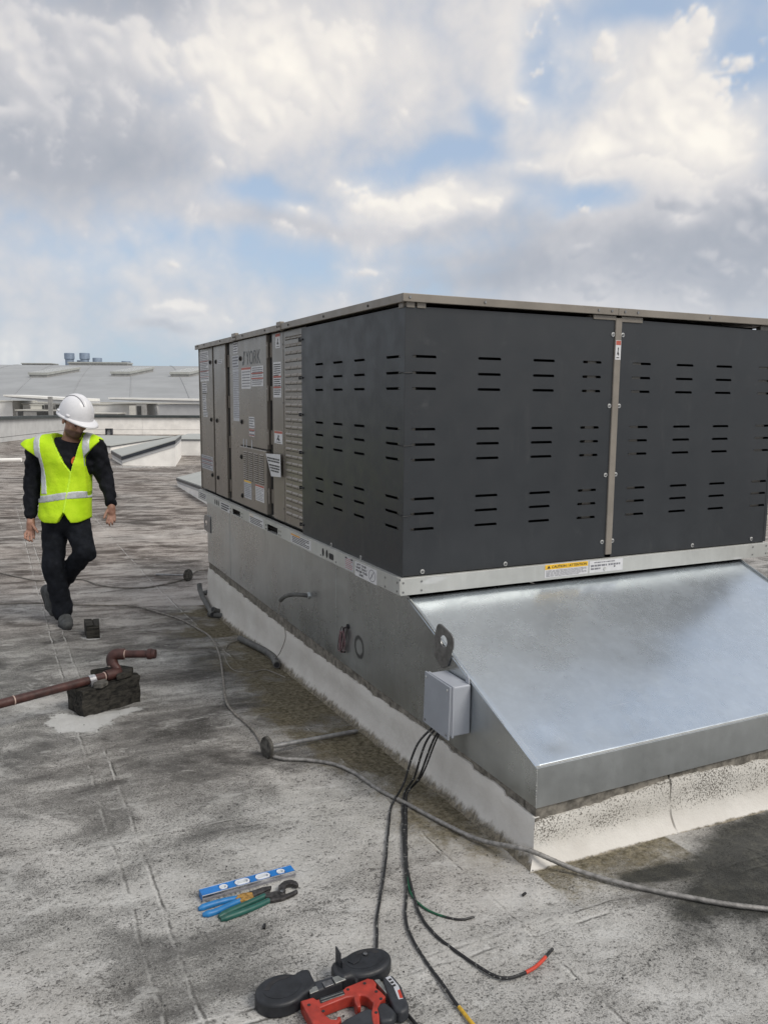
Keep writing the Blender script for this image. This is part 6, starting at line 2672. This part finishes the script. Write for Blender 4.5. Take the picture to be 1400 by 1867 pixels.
skylight((-7.30, 22.6), (-5.85, 22.7), (-6.6, 26.4), (-8.35, 24.9), -.005, .455, .42, .0, 'tilted skylight on a white curb right of the worker')
skylight((-3.0, 14.0), (-1.5, 14.5), (-2.9, 18.0), (-4.45, 17.4), .05, .45, .30, -.09, 'skylight on a low curb half hidden behind the unit\'s back corner', .06)
skylight((-7.2, 27.2), (-4.5, 27.2), (-4.5, 30), (-7.2, 30), .25, .25, .30, .30, 'long low grey curb beyond the tilted skylight', .03)
skylight((-10.5, 28.2), (-9.3, 27.6), (-8.3, 32), (-11.4, 32), -.02, -.02, .12, .12, 'low flat grey curb between the worker and the white wall', .03)
pp = MB()
pp.tube([bgp(-12.2, 20.3, .02), bgp(-9.45, 20.0, .06), bgp(-8.95, 20.0, .075)], .05, 10)
o = solo(pp.build('roof_pipe', M['parapet']), bgp(-9.45, 20, .06))
tag(o, 'white pipe lying on the roof left of the worker', 'pipe')

# barrel-roofed hall
hall = thing('vaulted_hall', bgp(-25, 56, -9), 'big hall with a curved grey roof behind the white parapet', 'hall')


def vz(d):
    if d <= 95:
        t = (d - 56) / 39
        return 1.2 + 3.95 * (1 - (1 - t) ** 1.7)
    t = (d - 95) / 39
    return 5.15 - 3.95 * t ** 1.7


ds = list(np.linspace(56, 134, 40))
S0, S1 = -75, 34
NS = 20
vs = []
for d in ds:
    for i in range(NS + 1):
        vs.append(bgp(S0 + (S1 - S0) * i / NS, d, vz(d)))
fs = []
for j in range(len(ds) - 1):
    for i in range(NS):
        a = j * (NS + 1) + i
        fs.append((a, a + 1, a + NS + 2, a + NS + 1))
mb = MB()
mb.add(vs, fs, True)
mb.build('roof', M['vault'], hall, sharp=80)
mb = MB()
for i in range(NS):
    s0, s1 = S0 + (S1 - S0) * i / NS, S0 + (S1 - S0) * (i + 1) / NS
    mb.box(s0 + .02, s1 - .02, 56.3, 56.8, -9, vz(56.8) - .25, bgfr)
mb.box(S0, S1, 56.9, 133, -9, .5, bgfr)
mb.build('wall', M['white_clad'], hall)
mb = MB()
mb.box(S0, S1, 55.7, 56.2, .92, 1.28, bgfr)
mb.build('fascia', M['cream'], hall)
for i in range(7):
    s = -30 + i * 4.2
    mb = MB()
    d0 = 56.1
    seq = [(d_, vz(d_) + .015) for d_ in np.linspace(56.2, 94, 14)]
    mb.tube([bgp(s - (d_ - 56) * .30, d_, z) for d_, z in seq], .035, 4)
    mb.build('roof_seam', M['vault'], hall)


def vault_skylight(s, d0, d1, w, label, ds_=0):
    t = thing('roof_light', bgp(s, d0, vz(d0)), label, 'skylight', 'skylights on the curved roof')
    c = [(s, d0), (s + w, d0), (s + w + ds_, d1), (s + ds_, d1)]
    box = [(0, 1, 2, 3), (4, 7, 6, 5), (0, 4, 5, 1), (1, 5, 6, 2), (2, 6, 7, 3), (3, 7, 4, 0)]
    mb = MB()
    mb.add([bgp(*p, vz(p[1]) - .05) for p in c] + [bgp(*p, vz(p[1]) + .22) for p in c], box)
    mb.build('kerb', M['ac'], t)
    mb = MB()
    g_ = [(c[0][0] - .08, d0 - .08), (c[1][0] + .08, d0 - .08), (c[2][0] + .08, d1 + .08), (c[3][0] - .08, d1 + .08)]
    mb.add([bgp(*p, vz(p[1]) + .225) for p in g_] + [bgp(*p, vz(p[1]) + .42) for p in g_], box)
    mb.build('dome', M['skylight'], t)
    return t


vault_skylight(-30.0, 69.4, 75.2, 1.5, 'leftmost skylight low on the curved roof', .6)
vault_skylight(-23.55, 70.8, 76.1, 1.55, 'middle skylight on the curved roof, right of the hard hat', .6)
vault_skylight(-18.45, 70.8, 75.2, 1.6, 'rightmost skylight on the curved roof beside the unit', .6)
for s0, s1, d, h, label in [(-41.2, -37.9, 93.5, .25, 'long flat ridge light at the left of the vents'), (-35.9, -29.3, 93.5, .42, 'long flat ridge light right of the vents')]:
    t = thing('ridge_light', bgp(s0, d, vz(d)), label, 'skylight')
    mb = MB()
    mb.box(s0, s1, d, d + 2, vz(d) - .05, vz(d) + h * .6, bgfr)
    mb.build('kerb', M['ac'], t)
    mb = MB()
    mb.box(s0 - .08, s1 + .08, d - .1, d + 2.1, vz(d) + h * .6 + .005, vz(d) + h, bgfr)
    mb.build('dome', M['skylight'], t)
for s, z1, zn, w, label in [(-36.65, 6.64, 5.97, 1.14, 'tall two stage blue grey vent, leftmost on the ridge'), (-34.88, 6.66, 5.97, 1.14, 'second tall blue grey vent on the ridge'), (-33.42, 6.12, 5.5, 1.05, 'shorter blue grey vent right of the two tall ones'), (-30.08, 5.77, 5.35, 1.05, 'lowest vent, standing alone on the ridge light')]:
    t = thing('roof_vent', bgp(s, 95.5, 5.1), label, 'vent', 'vents on the ridge')
    mb = MB()
    mb.lathe([(w * .42, 5.0), (w * .42, zn)], bgp(s, 95.8, 0), (0, 0, 1), 20)
    mb.build('pipe', M['blue_vent'], t)
    mb = MB()
    mb.lathe([(w * .45, zn - .05), (w * .5, zn + .0), (w * .5, z1 - .03), (w * .47, z1)], bgp(s, 95.8, 0), (0, 0, 1), 20)
    mb.build('hood', M['blue_vent'], t)
for s in (-35.95, -34.1):
    mb = MB()
    mb.box(s, s + .35, 96.2, 96.6, 5.0, 5.85, bgfr)
    o = solo(mb.build('vent_box', M['blue_vent']), bgp(s, 96.2, 5.0))
    tag(o, 'small box behind the %s tall vent' % ('first' if s < -35 else 'second'), 'box')


# canopies: thin wedge-shaped roofs
def canopy(s0, s1, d, za, zb, th0, th1, depth, label):
    t = thing('canopy', bgp(s0, d, za), label, 'canopy')
    q = []
    for s, z, th in ((s0, za, th0), (s1, zb, th1)):
        for dd in (0, depth):
            q += [bgp(s, d + dd, z - th), bgp(s, d + dd, z)]
    mb = MB()
    mb.add(q, [(0, 1, 5, 4), (2, 6, 7, 3), (0, 4, 6, 2), (1, 3, 7, 5), (0, 2, 3, 1), (4, 5, 7, 6)])
    mb.build('slab', M['grey_panel'], t)
    q = []
    for s, z in ((s0 - .05, za), (s1, zb)):
        for dd in (-.06, depth):
            q += [bgp(s, d + dd, z + .005), bgp(s, d + dd, z + .10 + (.06 if s > s0 else 0))]
    mb = MB()
    mb.add(q, [(0, 1, 5, 4), (2, 6, 7, 3), (0, 4, 6, 2), (1, 3, 7, 5), (0, 2, 3, 1), (4, 5, 7, 6)])
    mb.build('edge_trim', M['white_clad'], t)
    return t


canopy(-23.2, -18.6, 50, 1.62, 1.36, .03, .30, 3.5, 'thin white edged canopy left of the hard hat')
canopy(-16.8, -5, 50, 1.50, 1.36, .03, .36, 3.5, 'white edged canopy between the hard hat and the unit')


def simple(name, s0, s1, d0, d1, z0, z1, m_, label, cat, front=None, top=None):
    t = thing(name, bgp(s0, d0, z0), label, cat)
    mb = MB()
    mb.box(s0, s1, d0, d1, z0, z1, bgfr)
    mb.build('casing', M[m_], t)
    if front:
        for (a, b, c, e, fm) in front:
            mb = MB()
            mb.box(a, b, d0 - .03, d0 - .004, c, e, bgfr)
            mb.build('grille', M[fm], t)
    if top:
        mb = MB()
        mb.box(s0 - .06, s1 + .06, d0 - .06, d1 + .06, z1 + .004, z1 + top, bgfr)
        mb.build('lid', M['cream'], t)
    return t


simple('plant_unit', -21.4, -18.9, 47.5, 49, -1, .80, 'ac', 'long low grey plant unit above the wall, left of the hard hat', 'plant unit', [(-21.3, -21.0, .45, .75, 'ac_dark'), (-20.2, -18.95, .45, .74, 'ac_dark')], .06)
simple('plant_unit', -20.95, -20.05, 48.4, 49.4, .88, 1.14, 'cream', 'pale box stacked on the long low plant unit', 'plant unit', [(-20.25, -20.1, .9, 1.1, 'ac_dark')], .03)
simple('condenser', -19.9, -19.45, 47.8, 48.6, .88, 1.18, 'ac', 'small condenser with dark grille beside the pale box', 'condenser', [(-19.85, -19.5, .92, 1.14, 'ac_dark')])
simple('condenser', -19.3, -18.85, 47.9, 48.6, .88, 1.20, 'ac', 'small dark condenser just left of the hard hat', 'condenser', [(-19.26, -18.9, .90, 1.17, 'ac_dark')])
simple('condenser', -14.8, -14.42, 47.4, 48, .2, 1.14, 'cream', 'narrow pale cabinet left of the dark condenser', 'condenser')
simple('condenser', -14.40, -13.98, 47.4, 48, .2, 1.22, 'ac', 'upright condenser with dark grille under the right canopy', 'condenser', [(-14.34, -14.10, .55, 1.12, 'ac_dark')])
simple('low_roof_unit', -17.8, -15.4, 47.0, 48.5, -1, .66, 'ac', 'low flat grey unit right of the hard hat above the wall', 'plant unit', None, .05)
simple('side_building', -13.9, -2, 50.2, 54, -9, 1.20, 'grey_panel', 'light grey clad building under the right canopy', 'building')
simple('side_building', -19.1, -14.95, 51.5, 54, -9, 1.14, 'white_clad', 'white clad building right of the hard hat', 'building', None, .08)
simple('side_building', -23.0, -20.5, 52, 54.5, -9, 1.10, 'white_clad', 'white clad building at the far left under the canopy', 'building', None, .08)
simple('side_building', -40, -23.2, 51, 54.5, -9, 1.28, 'white_clad', 'white building front at the left edge of the picture', 'building', None, .08)
simple('flue', -18.92, -18.72, 46, 46.2, .5, 1.62, 'ac', 'thin flue sticking up left of the hard hat', 'flue')
